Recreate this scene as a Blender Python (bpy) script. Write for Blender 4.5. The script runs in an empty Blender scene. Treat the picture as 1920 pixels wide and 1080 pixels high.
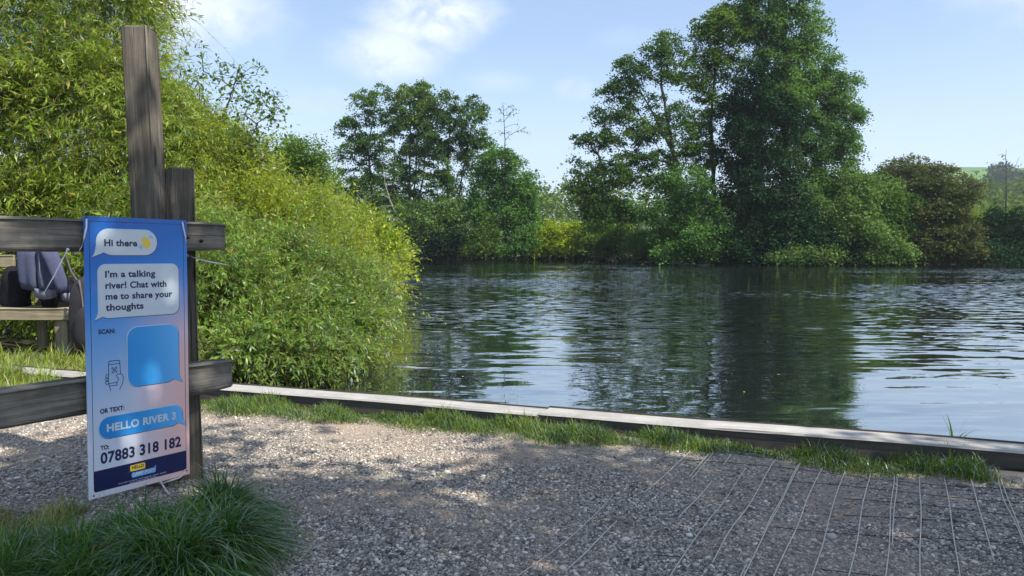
import bpy, bmesh, math, random
import numpy as np
from mathutils import Vector, Matrix, Euler
random.seed(7)
RNG = np.random.default_rng(11)
R = math.radians
SC = bpy.context.scene
COL = SC.collection

# ------------------------------------------------------------------ camera
F_PX = 1400.0
EYE = 1.25
PITCH = math.atan(80.0 / F_PX)
cam_d = bpy.data.cameras.new("camera")
cam = bpy.data.objects.new("camera", cam_d)
COL.objects.link(cam)
cam.location = (0, 0, EYE)
cam.rotation_euler = (math.pi / 2 - PITCH, 0, 0)
cam_d.sensor_width = 36.0
cam_d.lens = 36.0 * F_PX / 1920.0
cam_d.clip_start = 0.05
cam_d.clip_end = 6000
SC.camera = cam

# ------------------------------------------------------------------ sky, sun, exposure
SUN_AZ, SUN_EL = 125.0, 50.0           # clockwise from the view direction
SUN_DIR = Vector((math.sin(R(SUN_AZ)) * math.cos(R(SUN_EL)), math.cos(R(SUN_AZ)) * math.cos(R(SUN_EL)), math.sin(R(SUN_EL))))
SC.view_settings.view_transform = 'Standard'
SC.view_settings.look = 'None'
SC.view_settings.exposure = 0.74
SC.view_settings.gamma = 1.0
SC.render.engine = 'CYCLES'
SC.cycles.max_bounces = 8
SC.cycles.diffuse_bounces = 3
SC.cycles.glossy_bounces = 3
SC.cycles.transmission_bounces = 4
SC.cycles.volume_bounces = 0
SC.cycles.caustics_reflective = False
SC.cycles.caustics_refractive = False

world = bpy.data.worlds.new("World")
SC.world = world
world.use_nodes = True


def P(px, py, d):
    """point of the place seen at photo pixel (px, py) at forward distance d"""
    a, b = (px - 960) / F_PX, (540 - py) / F_PX
    v = Vector((a, math.cos(PITCH) + b * math.sin(PITCH), -math.sin(PITCH) + b * math.cos(PITCH)))
    v *= d / v.y
    return Vector((v.x, v.y, v.z + EYE))


def G(px, py, z=0.0):
    a, b = (px - 960) / F_PX, (540 - py) / F_PX
    v = Vector((a, math.cos(PITCH) + b * math.sin(PITCH), -math.sin(PITCH) + b * math.cos(PITCH)))
    v *= (z - EYE) / v.z
    return Vector((v.x, v.y, z))


class NT:
    """small helper for node trees"""
    def __init__(self, tree):
        self.t = tree
        self.n = tree.nodes
        self.l = tree.links

    def add(self, kind, **kw):
        n = self.n.new(kind)
        for k, v in kw.items():
            setattr(n, k, v)
        return n

    def set(self, sock, v):
        if hasattr(v, 'is_output') or isinstance(v, bpy.types.NodeSocket):
            self.l.new(v, sock)
        else:
            sock.default_value = v

    def math(self, op, a, b=0.0, c=0.0, clamp=False):
        n = self.n.new('ShaderNodeMath')
        n.operation = op
        n.use_clamp = clamp
        for i, v in enumerate((a, b, c)):
            self.set(n.inputs[i], v)
        return n.outputs[0]

    def vmath(self, op, a, b=(0, 0, 0)):
        n = self.n.new('ShaderNodeVectorMath')
        n.operation = op
        self.set(n.inputs[0], a)
        self.set(n.inputs[1], b)
        return n.outputs['Value'] if op in ('DOT_PRODUCT', 'LENGTH', 'DISTANCE') else n.outputs['Vector']

    def mix(self, f, a, b, mode='MIX'):
        n = self.n.new('ShaderNodeMix')
        n.data_type = 'RGBA'
        n.blend_type = mode
        n.clamp_factor = True
        self.set(n.inputs[0], f)
        self.set(n.inputs[6], a if not isinstance(a, tuple) else (*a[:3], 1))
        self.set(n.inputs[7], b if not isinstance(b, tuple) else (*b[:3], 1))
        return n.outputs[2]

    def ramp(self, f, stops, interp='LINEAR'):
        n = self.n.new('ShaderNodeValToRGB')
        n.color_ramp.interpolation = interp
        e = n.color_ramp.elements
        while len(e) < len(stops):
            e.new(0.5)
        for i, (p, c) in enumerate(stops):
            e[i].position = p
            e[i].color = (*c[:3], 1) if isinstance(c, tuple) else (c, c, c, 1)
        self.set(n.inputs[0], f)
        return n.outputs[0]

    def noise(self, vec, scale, detail=3.0, rough=0.55, dist=0.0):
        n = self.n.new('ShaderNodeTexNoise')
        if vec is not None:
            self.l.new(vec, n.inputs['Vector'])
        n.inputs['Scale'].default_value = scale
        n.inputs['Detail'].default_value = detail
        n.inputs['Roughness'].default_value = rough
        n.inputs['Distortion'].default_value = dist
        return n.outputs['Fac']

    def smooth(self, v, lo, hi, a=0.0, b=1.0):
        n = self.n.new('ShaderNodeMapRange')
        n.interpolation_type = 'SMOOTHSTEP'
        self.set(n.inputs[0], v)
        for i, x in enumerate((lo, hi, a, b)):
            n.inputs[i + 1].default_value = x
        return n.outputs[0]

    def mapping(self, vec, scale=(1, 1, 1), rot=(0, 0, 0), loc=(0, 0, 0)):
        n = self.n.new('ShaderNodeMapping')
        self.l.new(vec, n.inputs['Vector'])
        n.inputs['Scale'].default_value = scale
        n.inputs['Rotation'].default_value = rot
        n.inputs['Location'].default_value = loc
        return n.outputs[0]


def build_world():
    t = NT(world.node_tree)
    t.n.clear()
    out = t.add('ShaderNodeOutputWorld')
    bg = t.add('ShaderNodeBackground')
    t.l.new(bg.outputs[0], out.inputs[0])
    sky = t.add('ShaderNodeTexSky', sky_type='NISHITA')
    sky.sun_disc = False
    sky.sun_elevation = R(SUN_EL)
    sky.sun_rotation = R(SUN_AZ)
    sky.altitude = 50
    sky.air_density = 1.0
    sky.dust_density = 1.2
    sky.ozone_density = 1.6
    co = t.add('ShaderNodeTexCoord').outputs['Generated']
    # thin clouds, each placed by its direction in the sky
    nz = t.noise(t.mapping(co, scale=(1, 1, 1.6)), 7.0, 6.0, 0.6, 0.3)
    nz2 = t.noise(t.mapping(co, scale=(1, 1, 1.5)), 2.6, 4.0, 0.6)
    puff = t.smooth(t.noise(t.mapping(co, scale=(1, 1, 1.5)), 16.0, 9.0, 0.62, 0.4), 0.28, 0.60, 0.25, 1.15)
    total = None
    clouds = [(825, 30, 120, 62, 0.62), (735, 100, 105, 46, 0.50), (360, 0, 150, 90, 0.60), (1077, 165, 34, 20, 0.22),
              (930, 150, 60, 22, 0.14), (600, 190, 60, 24, 0.12), (1180, 70, 60, 22, 0.08), (1250, -160, 500, 90, 0.5), (300, -420, 400, 160, 0.6), (2200, -100, 300, 90, .5)]
    for (px, py, rx, ry, amt) in clouds:
        c = (P(px, py, 1.0) - Vector((0, 0, EYE))).normalized()
        rt = Vector((c.y, -c.x, 0)).normalized()
        up = rt.cross(c)
        rel = t.vmath('SUBTRACT', co, tuple(c))
        a = t.math('DIVIDE', t.vmath('DOT_PRODUCT', rel, tuple(rt)), rx / F_PX)
        b = t.math('DIVIDE', t.vmath('DOT_PRODUCT', rel, tuple(up)), ry / F_PX)
        rr = t.math('SQRT', t.math('ADD', t.math('MULTIPLY', a, a), t.math('MULTIPLY', b, b)))
        rr = t.math('ADD', rr, t.math('MULTIPLY', t.math('SUBTRACT', nz, 0.5), 1.5))
        m = t.math('MULTIPLY', t.smooth(rr, 1.25, 0.15, 0.0, amt), puff)
        total = m if total is None else t.math('MAXIMUM', total, m)
    wisps = t.smooth(nz2, 0.5, 0.8, 0.0, 0.10)
    total = t.math('ADD', total, wisps, clamp=True)
    col = t.mix(SKY_WHITE, sky.outputs[0], SKY_PALE)
    z = t.add('ShaderNodeSeparateXYZ')
    t.l.new(co, z.inputs[0])
    hz = t.smooth(z.outputs[2], 0.30, 0.0, 0.0, 0.55)
    col = t.mix(hz, col, SKY_HORIZON)
    col = t.mix(total, col, CLOUD)
    t.l.new(col, bg.inputs[0])
    bg.inputs[1].default_value = SKY_STRENGTH


SKY_STRENGTH = 0.112
SKY_WHITE = 0.35
SKY_PALE = (3.4, 4.7, 6.9)
SKY_HORIZON = (5.2, 6.3, 7.4)
CLOUD = (7.0, 7.1, 7.3)
build_world()

sun_d = bpy.data.lights.new("sun", 'SUN')
sun = bpy.data.objects.new("sun", sun_d)
COL.objects.link(sun)
sun_d.energy = 4.8
sun_d.angle = R(0.5)
sun_d.color = (1.0, 0.94, 0.84)
sun.location = (30, -12, 40)
sun.rotation_euler = (-SUN_DIR).to_track_quat('-Z', 'Y').to_euler()


# ------------------------------------------------------------------ object helpers
def tag(o, label=None, cat=None, group=None, kind=None):
    if label:
        o['label'] = label
    if cat:
        o['category'] = cat
    if group:
        o['group'] = group
    if kind:
        o['kind'] = kind
    return o


def empty(name, loc, label, cat, group=None, rotz=0.0):
    o = bpy.data.objects.new(name, None)
    COL.objects.link(o)
    o.location = loc
    o.rotation_euler = (0, 0, rotz)
    o.empty_display_size = 0.1
    return tag(o, label, cat, group)


def link(name, me, mat, parent=None, keep_world=True):
    o = bpy.data.objects.new(name, me)
    COL.objects.link(o)
    if mat is not None:
        me.materials.append(mat)
    if parent is not None:
        o.parent = parent
        if keep_world:
            o.matrix_parent_inverse = Matrix.LocRotScale(parent.location, parent.rotation_euler, None).inverted()
    return o


def np_mesh(name, verts, faces, smooth=False):
    """verts (N,3), faces (M,k) with one k"""
    verts = np.asarray(verts, dtype=np.float32)
    faces = np.asarray(faces, dtype=np.int32)
    me = bpy.data.meshes.new(name)
    k = faces.shape[1]
    me.vertices.add(len(verts))
    me.vertices.foreach_set('co', verts.ravel())
    me.loops.add(faces.size)
    me.loops.foreach_set('vertex_index', faces.ravel())
    me.polygons.add(len(faces))
    me.polygons.foreach_set('loop_start', np.arange(0, faces.size, k, dtype=np.int32))
    me.polygons.foreach_set('loop_total', np.full(len(faces), k, dtype=np.int32))
    if smooth:
        me.polygons.foreach_set('use_smooth', np.ones(len(faces), dtype=bool))
    me.update(calc_edges=True)
    me.validate()
    return me


def unit(v):
    return v / np.maximum(np.linalg.norm(v, axis=-1, keepdims=True), 1e-9)


def rnd_dir(n):
    return unit(RNG.normal(size=(n, 3)))


def leaf_mesh(name, base, d, nrm, L, W, bend=0.15):
    n = len(base)
    side = unit(np.cross(d, nrm))
    nn = unit(np.cross(side, d))
    L = np.broadcast_to(L, (n,))[:, None]
    W = np.broadcast_to(W, (n,))[:, None]
    v = np.empty((n, 4, 3))
    mid = base + d * L * 0.45
    v[:, 0] = base
    v[:, 1] = mid + side * W * 0.5
    v[:, 2] = base + d * L - nn * L * bend
    v[:, 3] = mid - side * W * 0.5
    f = np.arange(n * 4).reshape(n, 4)
    return np_mesh(name, v.reshape(-1, 3), f)


def tube_segments(p0, p1, r0, r1, K=5):
    """independent tapered prisms, vectorised"""
    n = len(p0)
    ax = unit(p1 - p0)
    ref = np.where(np.abs(ax[:, 2:3]) > 0.9, np.array([[1.0, 0, 0]]), np.array([[0, 0, 1.0]]))
    u = unit(np.cross(ax, ref))
    w = np.cross(ax, u)
    ang = np.arange(K) * 2 * math.pi / K
    ring = u[:, None, :] * np.cos(ang)[None, :, None] + w[:, None, :] * np.sin(ang)[None, :, None]
    v = np.empty((n, 2, K, 3))
    v[:, 0] = p0[:, None, :] + ring * np.asarray(r0)[:, None, None]
    v[:, 1] = p1[:, None, :] + ring * np.asarray(r1)[:, None, None]
    base = (np.arange(n) * 2 * K)[:, None]
    k = np.arange(K)[None, :]
    k2 = (np.arange(K)[None, :] + 1) % K
    f = np.stack([base + k, base + k2, base + K + k2, base + K + k], axis=-1)
    return v.reshape(-1, 3), f.reshape(-1, 4)


def tube_path(bm, pts, rad, K=8, flat=1.0):
    """one continuous tube through pts in a bmesh"""
    pts = [Vector(p) for p in pts]
    rings = []
    n = len(pts)
    for i, p in enumerate(pts):
        ax = (pts[min(i + 1, n - 1)] - pts[max(i - 1, 0)]).normalized()
        ref = Vector((0, 0, 1)) if abs(ax.z) < 0.9 else Vector((1, 0, 0))
        u = ax.cross(ref).normalized()
        w = ax.cross(u)
        r = rad[i] if hasattr(rad, '__len__') else rad
        rings.append([bm.verts.new(p + (u * math.cos(a) * flat + w * math.sin(a)) * r)
                      for a in (2 * math.pi * k / K for k in range(K))])
    for a, b in zip(rings[:-1], rings[1:]):
        for k in range(K):
            bm.faces.new((a[k], a[(k + 1) % K], b[(k + 1) % K], b[k]))
    bm.faces.new(rings[0][::-1])
    bm.faces.new(rings[-1])


def bm_mesh(name, bm, smooth=False):
    bmesh.ops.recalc_face_normals(bm, faces=bm.faces)
    me = bpy.data.meshes.new(name)
    bm.to_mesh(me)
    bm.free()
    if smooth:
        me.polygons.foreach_set('use_smooth', np.ones(len(me.polygons), dtype=bool))
    return me


# ------------------------------------------------------------------ materials
def new_mat(name):
    m = bpy.data.materials.new(name)
    m.use_nodes = True
    t = NT(m.node_tree)
    t.n.clear()
    out = t.add('ShaderNodeOutputMaterial')
    return m, t, out


def principled(t, out, col, rough=0.6, spec=0.5, normal=None):
    p = t.add('ShaderNodeBsdfPrincipled')
    t.set(p.inputs['Base Color'], col if not isinstance(col, tuple) else (*col[:3], 1))
    t.set(p.inputs['Roughness'], rough)
    p.inputs['Specular IOR Level'].default_value = spec
    if normal is not None:
        t.l.new(normal, p.inputs['Normal'])
    t.l.new(p.outputs[0], out.inputs[0])
    return p


def bump(t, h, strength=0.5, dist=0.02):
    b = t.add('ShaderNodeBump')
    b.inputs['Strength'].default_value = strength
    b.inputs['Distance'].default_value = dist
    t.l.new(h, b.inputs['Height'])
    return b.outputs[0]


def leaf_mat(name, dark, light, odd=None, odd_amt=0.05, trans=0.4, patch=0.6, gloss=0.25):
    """foliage: each leaf its own tone, sprays of younger leaves in patches"""
    m, t, out = new_mat(name)
    geo = t.add('ShaderNodeNewGeometry')
    pos = geo.outputs['Position']
    rnd = geo.outputs['Random Per Island']
    nz = t.noise(pos, patch, 2.0, 0.5)
    f = t.math('ADD', t.math('MULTIPLY', rnd, 0.6), t.math('MULTIPLY', t.smooth(nz, 0.3, 0.7), 0.55))
    col = t.mix(t.math('SUBTRACT', f, 0.08), dark, light)
    if odd is not None:
        r2 = t.math('FRACT', t.math('MULTIPLY', rnd, 37.7))
        col = t.mix(t.math('LESS_THAN', r2, odd_amt), col, odd)
    dif = t.add('ShaderNodeBsdfDiffuse')
    t.l.new(col, dif.inputs[0])
    tr = t.add('ShaderNodeBsdfTranslucent')
    tc = t.mix(0.55, col, (1.0, 0.95, 0.25), 'MULTIPLY')
    t.l.new(t.mix(1.0, tc, (1.5, 1.5, 1.2), 'MULTIPLY'), tr.inputs[0])
    mx = t.add('ShaderNodeMixShader')
    mx.inputs[0].default_value = trans
    t.l.new(dif.outputs[0], mx.inputs[1])
    t.l.new(tr.outputs[0], mx.inputs[2])
    gl = t.add('ShaderNodeBsdfGlossy')
    gl.inputs['Roughness'].default_value = 0.38
    fr = t.add('ShaderNodeFresnel')
    fr.inputs[0].default_value = 1.4
    mx2 = t.add('ShaderNodeMixShader')
    t.l.new(t.math('MULTIPLY', fr.outputs[0], gloss), mx2.inputs[0])
    t.l.new(mx.outputs[0], mx2.inputs[1])
    t.l.new(gl.outputs[0], mx2.inputs[2])
    t.l.new(mx2.outputs[0], out.inputs[0])
    return m


def bark_mat(name, a, b):
    m, t, out = new_mat(name)
    geo = t.add('ShaderNodeNewGeometry')
    v = t.mapping(geo.outputs['Position'], scale=(6, 6, 1.5))
    nz = t.noise(v, 2.0, 4.0, 0.6)
    col = t.mix(t.smooth(nz, 0.3, 0.7), a, b)
    principled(t, out, col, 0.9, 0.2, bump(t, nz, 0.6, 0.03))
    return m


def wood_mat(name, dark, mid, light, knots=True, lichen=0.0, side_shade=False):
    """weathered timber, the grain runs along local Z"""
    m, t, out = new_mat(name)
    co = t.add('ShaderNodeTexCoord').outputs['Object']
    grain = t.noise(t.mapping(co, scale=(24, 24, 1.1)), 1.6, 6.0, 0.65, 0.4)
    fine = t.noise(t.mapping(co, scale=(150, 150, 4)), 1.5, 3.0, 0.6)
    blot = t.noise(co, 5.0, 4.0, 0.6)
    f = t.math('ADD', t.math('MULTIPLY', grain, 0.55), t.math('ADD', t.math('MULTIPLY', fine, 0.2), t.math('MULTIPLY', blot, 0.3)))
    col = t.ramp(f, [(0.33, dark), (0.52, mid), (0.72, light)])
    crack = t.smooth(t.noise(t.mapping(co, scale=(55, 55, 0.9), loc=(3, 1, 2)), 1.0, 2.0, 0.5, 0.6), 0.36, 0.30)
    col = t.mix(t.math('MULTIPLY', crack, 0.6), col, (0.012, 0.010, 0.008))
    h = f
    if knots:
        vo = t.add('ShaderNodeTexVoronoi')
        t.l.new(t.mapping(co, scale=(9, 9, 3.2)), vo.inputs['Vector'])
        vo.inputs['Scale'].default_value = 1.0
        kn = t.smooth(vo.outputs['Distance'], 0.26, 0.10)
        col = t.mix(t.math('MULTIPLY', kn, 0.85), col, (0.012, 0.009, 0.007))
    if lichen:
        lc = t.smooth(t.noise(co, 16.0, 4.0, 0.7), 0.56, 0.68)
        col = t.mix(t.math('MULTIPLY', lc, lichen), col, (0.22, 0.23, 0.19))
    if side_shade:
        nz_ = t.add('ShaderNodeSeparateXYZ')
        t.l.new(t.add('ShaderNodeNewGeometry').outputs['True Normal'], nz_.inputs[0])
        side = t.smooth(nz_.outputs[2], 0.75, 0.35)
        col = t.mix(t.math('MULTIPLY', side, 0.9), col, t.mix(f, (0.020, 0.017, 0.013), (0.085, 0.072, 0.055)))  # shade painted into the colour: upright faces darker than the top
    hh = t.math('SUBTRACT', h, t.math('MULTIPLY', crack, 0.6))
    principled(t, out, col, 0.85, 0.25, bump(t, hh, 0.5, 0.007))
    return m


def plain(name, col, rough=0.6, spec=0.4, vary=0.12, scale=20.0, bmp=0.0):
    m, t, out = new_mat(name)
    co = t.add('ShaderNodeTexCoord').outputs['Object']
    nz = t.noise(co, scale, 4.0, 0.6)
    lo = tuple(c * (1 - vary) for c in col)
    hi = tuple(min(1, c * (1 + vary)) for c in col)
    principled(t, out, t.mix(nz, lo, hi), rough, spec, bump(t, nz, bmp, 0.01) if bmp else None)
    return m


M = {}
M['willow'] = leaf_mat('willow_leaf', (0.095, 0.190, 0.020), (0.34, 0.44, 0.045), (0.55, 0.42, 0.10), 0.035, 0.50, 0.9, 0.5)
M['willow_lit'] = leaf_mat('sallow_leaf', (0.13, 0.23, 0.020), (0.40, 0.46, 0.040), (0.50, 0.42, 0.07), 0.04, 0.50, 0.7, 0.45)
M['willow_low'] = leaf_mat('low_willow_leaf', (0.070, 0.165, 0.022), (0.26, 0.38, 0.055), (0.45, 0.36, 0.10), 0.03, 0.48, 1.1, 0.6)
M['willow_gold'] = leaf_mat('golden_leaf', (0.13, 0.22, 0.015), (0.36, 0.44, 0.03), (0.45, 0.42, 0.04), 0.05, 0.42, 0.7, 0.3)
M['alder'] = leaf_mat('alder_leaf', (0.024, 0.062, 0.018), (0.110, 0.205, 0.044), None, 0, 0.36, 0.35, 0.0)
M['alder_pale'] = leaf_mat('pale_alder_leaf', (0.045, 0.095, 0.020), (0.185, 0.290, 0.055), None, 0, 0.40, 0.3, 0.0)
M['ash'] = leaf_mat('ash_leaf', (0.032, 0.085, 0.028), (0.165, 0.290, 0.085), None, 0, 0.36, 0.3, 0.0)
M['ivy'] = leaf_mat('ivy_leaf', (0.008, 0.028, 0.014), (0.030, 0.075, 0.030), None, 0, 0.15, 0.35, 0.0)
M['sallow'] = leaf_mat('bush_leaf', (0.042, 0.095, 0.026), (0.180, 0.280, 0.080), None, 0, 0.32, 0.35, 0.0)
M['maple'] = leaf_mat('round_tree_leaf', (0.028, 0.085, 0.022), (0.135, 0.270, 0.058), None, 0, 0.3, 0.4, 0.0)
M['yellow'] = leaf_mat('yellow_bush_leaf', (0.15, 0.22, 0.015), (0.32, 0.40, 0.030), None, 0, 0.4, 0.4, 0.0)
M['brown'] = leaf_mat('brown_leaf', (0.033, 0.046, 0.018), (0.102, 0.116, 0.043), (0.10, 0.14, 0.03), 0.15, 0.2, 0.5, 0.0)
M['grey_leaf'] = leaf_mat('grey_green_leaf', (0.045, 0.070, 0.030), (0.130, 0.160, 0.060), (0.13, 0.09, 0.04), 0.1, 0.3, 0.3, 0.0)
M['wood_far'] = leaf_mat('far_wood_leaf', (0.050, 0.095, 0.025), (0.150, 0.210, 0.055), None, 0, 0.3, 0.12, 0.0)
M['hill_wood'] = leaf_mat('hill_wood_leaf', (0.020, 0.045, 0.022), (0.055, 0.090, 0.038), None, 0, 0.2, 0.05, 0.0)
M['reed'] = leaf_mat('reed_leaf', (0.08, 0.15, 0.02), (0.22, 0.30, 0.05), (0.3, 0.27, 0.1), 0.08, 0.4, 0.4, 0.0)
M['grass'] = leaf_mat('grass_blade', (0.045, 0.105, 0.014), (0.15, 0.23, 0.030), (0.30, 0.26, 0.10), 0.06, 0.35, 2.0, 0.35)
M['grass_lush'] = leaf_mat('lush_grass_blade', (0.034, 0.095, 0.018), (0.105, 0.210, 0.034), (0.30, 0.28, 0.11), 0.05, 0.32, 3.0, 0.22)
M['grass_dry'] = leaf_mat('dry_grass_blade', (0.13, 0.16, 0.03), (0.33, 0.32, 0.09), (0.42, 0.34, 0.16), 0.12, 0.35, 3.0, 0.3)
M['grass_bank'] = leaf_mat('bank_grass_blade', (0.10, 0.17, 0.02), (0.30, 0.36, 0.06), (0.42, 0.36, 0.16), 0.12, 0.35, 3.0, 0.3)
M['bark'] = bark_mat('alder_bark', (0.035, 0.032, 0.026), (0.12, 0.11, 0.09))
M['bark_pale'] = bark_mat('pale_bark', (0.14, 0.14, 0.11), (0.32, 0.31, 0.25))
M['twig'] = bark_mat('willow_twig', (0.10, 0.10, 0.035), (0.24, 0.21, 0.09))
M['post'] = wood_mat('weathered_post', (0.028, 0.025, 0.020), (0.105, 0.092, 0.072), (0.25, 0.22, 0.178))
M['rail'] = wood_mat('weathered_rail', (0.040, 0.036, 0.030), (0.145, 0.130, 0.110), (0.32, 0.29, 0.25), True, 0.3)
M['bench'] = wood_mat('pale_bench_wood', (0.10, 0.085, 0.055), (0.24, 0.205, 0.135), (0.38, 0.33, 0.22), False)
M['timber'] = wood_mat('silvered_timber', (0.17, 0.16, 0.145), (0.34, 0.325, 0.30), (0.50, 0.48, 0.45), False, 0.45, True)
M['tie'] = plain('white_nylon', (0.70, 0.72, 0.74), 0.35, 0.5, 0.03)
M['navy'] = plain('navy_print', (0.012, 0.016, 0.075), 0.35, 0.45, 0.05, 8)
M['white_print'] = plain('white_print', (0.55, 0.61, 0.66), 0.35, 0.45, 0.03, 5)
M['pale_line'] = plain('pale_line_print', (0.45, 0.62, 0.80), 0.35, 0.45, 0.03, 5)
M['yellow_print'] = plain('yellow_print', (0.80, 0.56, 0.05), 0.35, 0.45, 0.06, 30)
M['sky_print'] = plain('sky_print', (0.14, 0.40, 0.78), 0.35, 0.45, 0.04, 6)
M['panel_edge'] = plain('panel_edge', (0.55, 0.58, 0.62), 0.5, 0.4)
M['black_cloth'] = plain('black_cloth', (0.009, 0.009, 0.012), 0.9, 0.2, 0.4, 25, 0.5)
M['hoodie'] = plain('grey_blue_fleece', (0.068, 0.077, 0.128), 0.95, 0.1, 0.18, 30, 0.4)
M['hoodie_rib'] = plain('grey_ribbing', (0.17, 0.17, 0.22), 0.95, 0.1, 0.15, 60, 0.4)
M['pack'] = plain('charcoal_nylon', (0.030, 0.027, 0.030), 0.6, 0.35, 0.3, 40, 0.3)
M['pack_trim'] = plain('grey_trim', (0.085, 0.08, 0.085), 0.6, 0.3)
M['iron_hole'] = plain('rusty_iron_hole_dark', (0.02, 0.016, 0.013), 0.8, 0.3)
M['cord_pale'] = plain('pale_cord', (0.52, 0.48, 0.41), 0.7, 0.3, 0.2, 15)
M['cord_dark'] = plain('dark_cord', (0.045, 0.045, 0.045), 0.6, 0.3, 0.2, 15)
M['dead_leaf'] = plain('yellow_dead_leaf', (0.55, 0.48, 0.12), 0.6, 0.3)


def gradient_print(name, kind):
    m, t, out = new_mat(name)
    co = t.add('ShaderNodeTexCoord').outputs['Object']
    s = t.add('ShaderNodeSeparateXYZ')
    t.l.new(co, s.inputs[0])
    x = t.math('DIVIDE', s.outputs[0], SIGN_W)
    z = t.math('DIVIDE', s.outputs[2], SIGN_H)
    if kind == 'panel':
        a = t.math('ADD', z, t.math('MULTIPLY', x, -0.10))
        base = t.ramp(a, [(0.0, (0.66, 0.68, 0.74)), (0.28, (0.50, 0.58, 0.72)), (0.47, (0.22, 0.42, 0.72)), (0.66, (0.035, 0.24, 0.66)), (0.85, (0.008, 0.135, 0.50)), (1.0, (0.008, 0.11, 0.42))])
        pk = t.math('MULTIPLY', t.smooth(x, 0.25, 0.98), t.smooth(z, 0.86, 0.40))
        col = t.mix(t.math('MULTIPLY', pk, 0.92), base, (0.80, 0.47, 0.43))
        dirt = t.noise(co, 9.0, 5.0, 0.65)
        col = t.mix(t.smooth(dirt, 0.55, 0.85, 0.0, 0.18), col, (0.42, 0.42, 0.38))
    else:
        col = t.ramp(x, [(0.10, (0.015, 0.22, 0.60)), (0.55, (0.03, 0.30, 0.70)), (1.0, (0.14, 0.47, 0.86))])
    principled(t, out, col, 0.32, 0.5, bump(t, t.noise(co, 3.0, 2.0, 0.5), 0.12, 0.02))
    return m


# ------------------------------------------------------------------ the ground, the river
TIM_A, TIM_B = 5.115, -0.36            # timber edge: y = TIM_A + TIM_B x
TIM_N = Vector((0.36, 1.0)).normalized()   # towards the water


def dist_timber(x, y):
    return (y - (TIM_A + TIM_B * x)) * TIM_N.y


LEFT_BANK = ([-40, 6, 9, 13, 20, 33, 60, 78, 92], [-2.55, -2.55, -2.35, -2.35, -2.9, -4.9, -9.0, -12.5, -60])
FAR_BANK = ([-200, -40, -12, 7, 9, 13, 17, 40, 60, 120, 300], [86, 86, 80, 80, 77, 60, 57.5, 58, 64, 80, 80])


def smoothstep(a, b, x):
    t = np.clip((x - a) / (b - a), 0, 1)
    return t * t * (3 - 2 * t)


def ground_z(x, y):
    x = np.asarray(x, dtype=float)
    y = np.asarray(y, dtype=float)
    near = smoothstep(0.30, 0.06, dist_timber(x, y))
    left = smoothstep(0.55, -0.75, x - np.interp(y, *LEFT_BANK) + 0.25 * np.sin(y * 1.9) * np.minimum(1, np.abs(y) / 30))
    far = smoothstep(-1.2, 1.6, y - np.interp(x, *FAR_BANK) + 0.7 * np.sin(x * 0.9))
    land = np.maximum(np.maximum(near, left), far)
    z = -1.1 + land * 1.1
    z += far * (0.15 + np.clip((y - 70) / 300, 0, 1) * 3.0)
    z += (0.018 * np.sin(x * 2.1 + 0.4) * np.sin(y * 1.7) + 0.01 * np.sin(x * 5.3 + y * 3.1)) * (dist_timber(x, y) < 0)
    return z


def axis(dense_lo, dense_hi, step, lo, hi, grow=1.12):
    a = list(np.arange(dense_lo, dense_hi + 1e-6, step))
    s = step
    while a[-1] < hi:
        s *= grow
        a.append(a[-1] + s)
    s = step
    b = [a[0]]
    while b[-1] > lo:
        s *= grow
        b.append(b[-1] - s)
    return np.array(b[:0:-1] + a)


def grid_faces(nx, ny):
    i = np.arange(nx - 1)[None, :] + np.arange(ny - 1)[:, None] * nx
    return np.stack([i, i + 1, i + nx + 1, i + nx], axis=-1).reshape(-1, 4)


def soil_mat():
    m, t, out = new_mat('bank_soil')
    pos = t.add('ShaderNodeNewGeometry').outputs['Position']
    n1 = t.noise(pos, 0.5, 5.0, 0.6)
    n2 = t.noise(pos, 14.0, 5.0, 0.65)
    s = t.add('ShaderNodeSeparateXYZ')
    t.l.new(pos, s.inputs[0])
    earth = t.mix(n2, (0.014, 0.012, 0.008), (0.050, 0.040, 0.026))
    turf = t.mix(n2, (0.040, 0.075, 0.018), (0.13, 0.17, 0.045))
    far = t.smooth(s.outputs[1], 84.0, 100.0)
    f = t.math('ADD', t.smooth(n1, 0.5, 0.62, 0.0, 0.5), far, clamp=True)
    col = t.mix(f, earth, turf)
    principled(t, out, col, 0.95, 0.1, bump(t, n2, 0.8, 0.03))
    return m


gx = axis(-7, 7, 0.10, -2500, 3000)
gy = axis(0, 10, 0.10, -400, 4000)
XX, YY = np.meshgrid(gx, gy)
gv = np.stack([XX, YY, ground_z(XX, YY)], axis=-1).reshape(-1, 3)
tag(link('ground', np_mesh('ground', gv, grid_faces(len(gx), len(gy)), True), soil_mat()), kind='structure')


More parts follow.
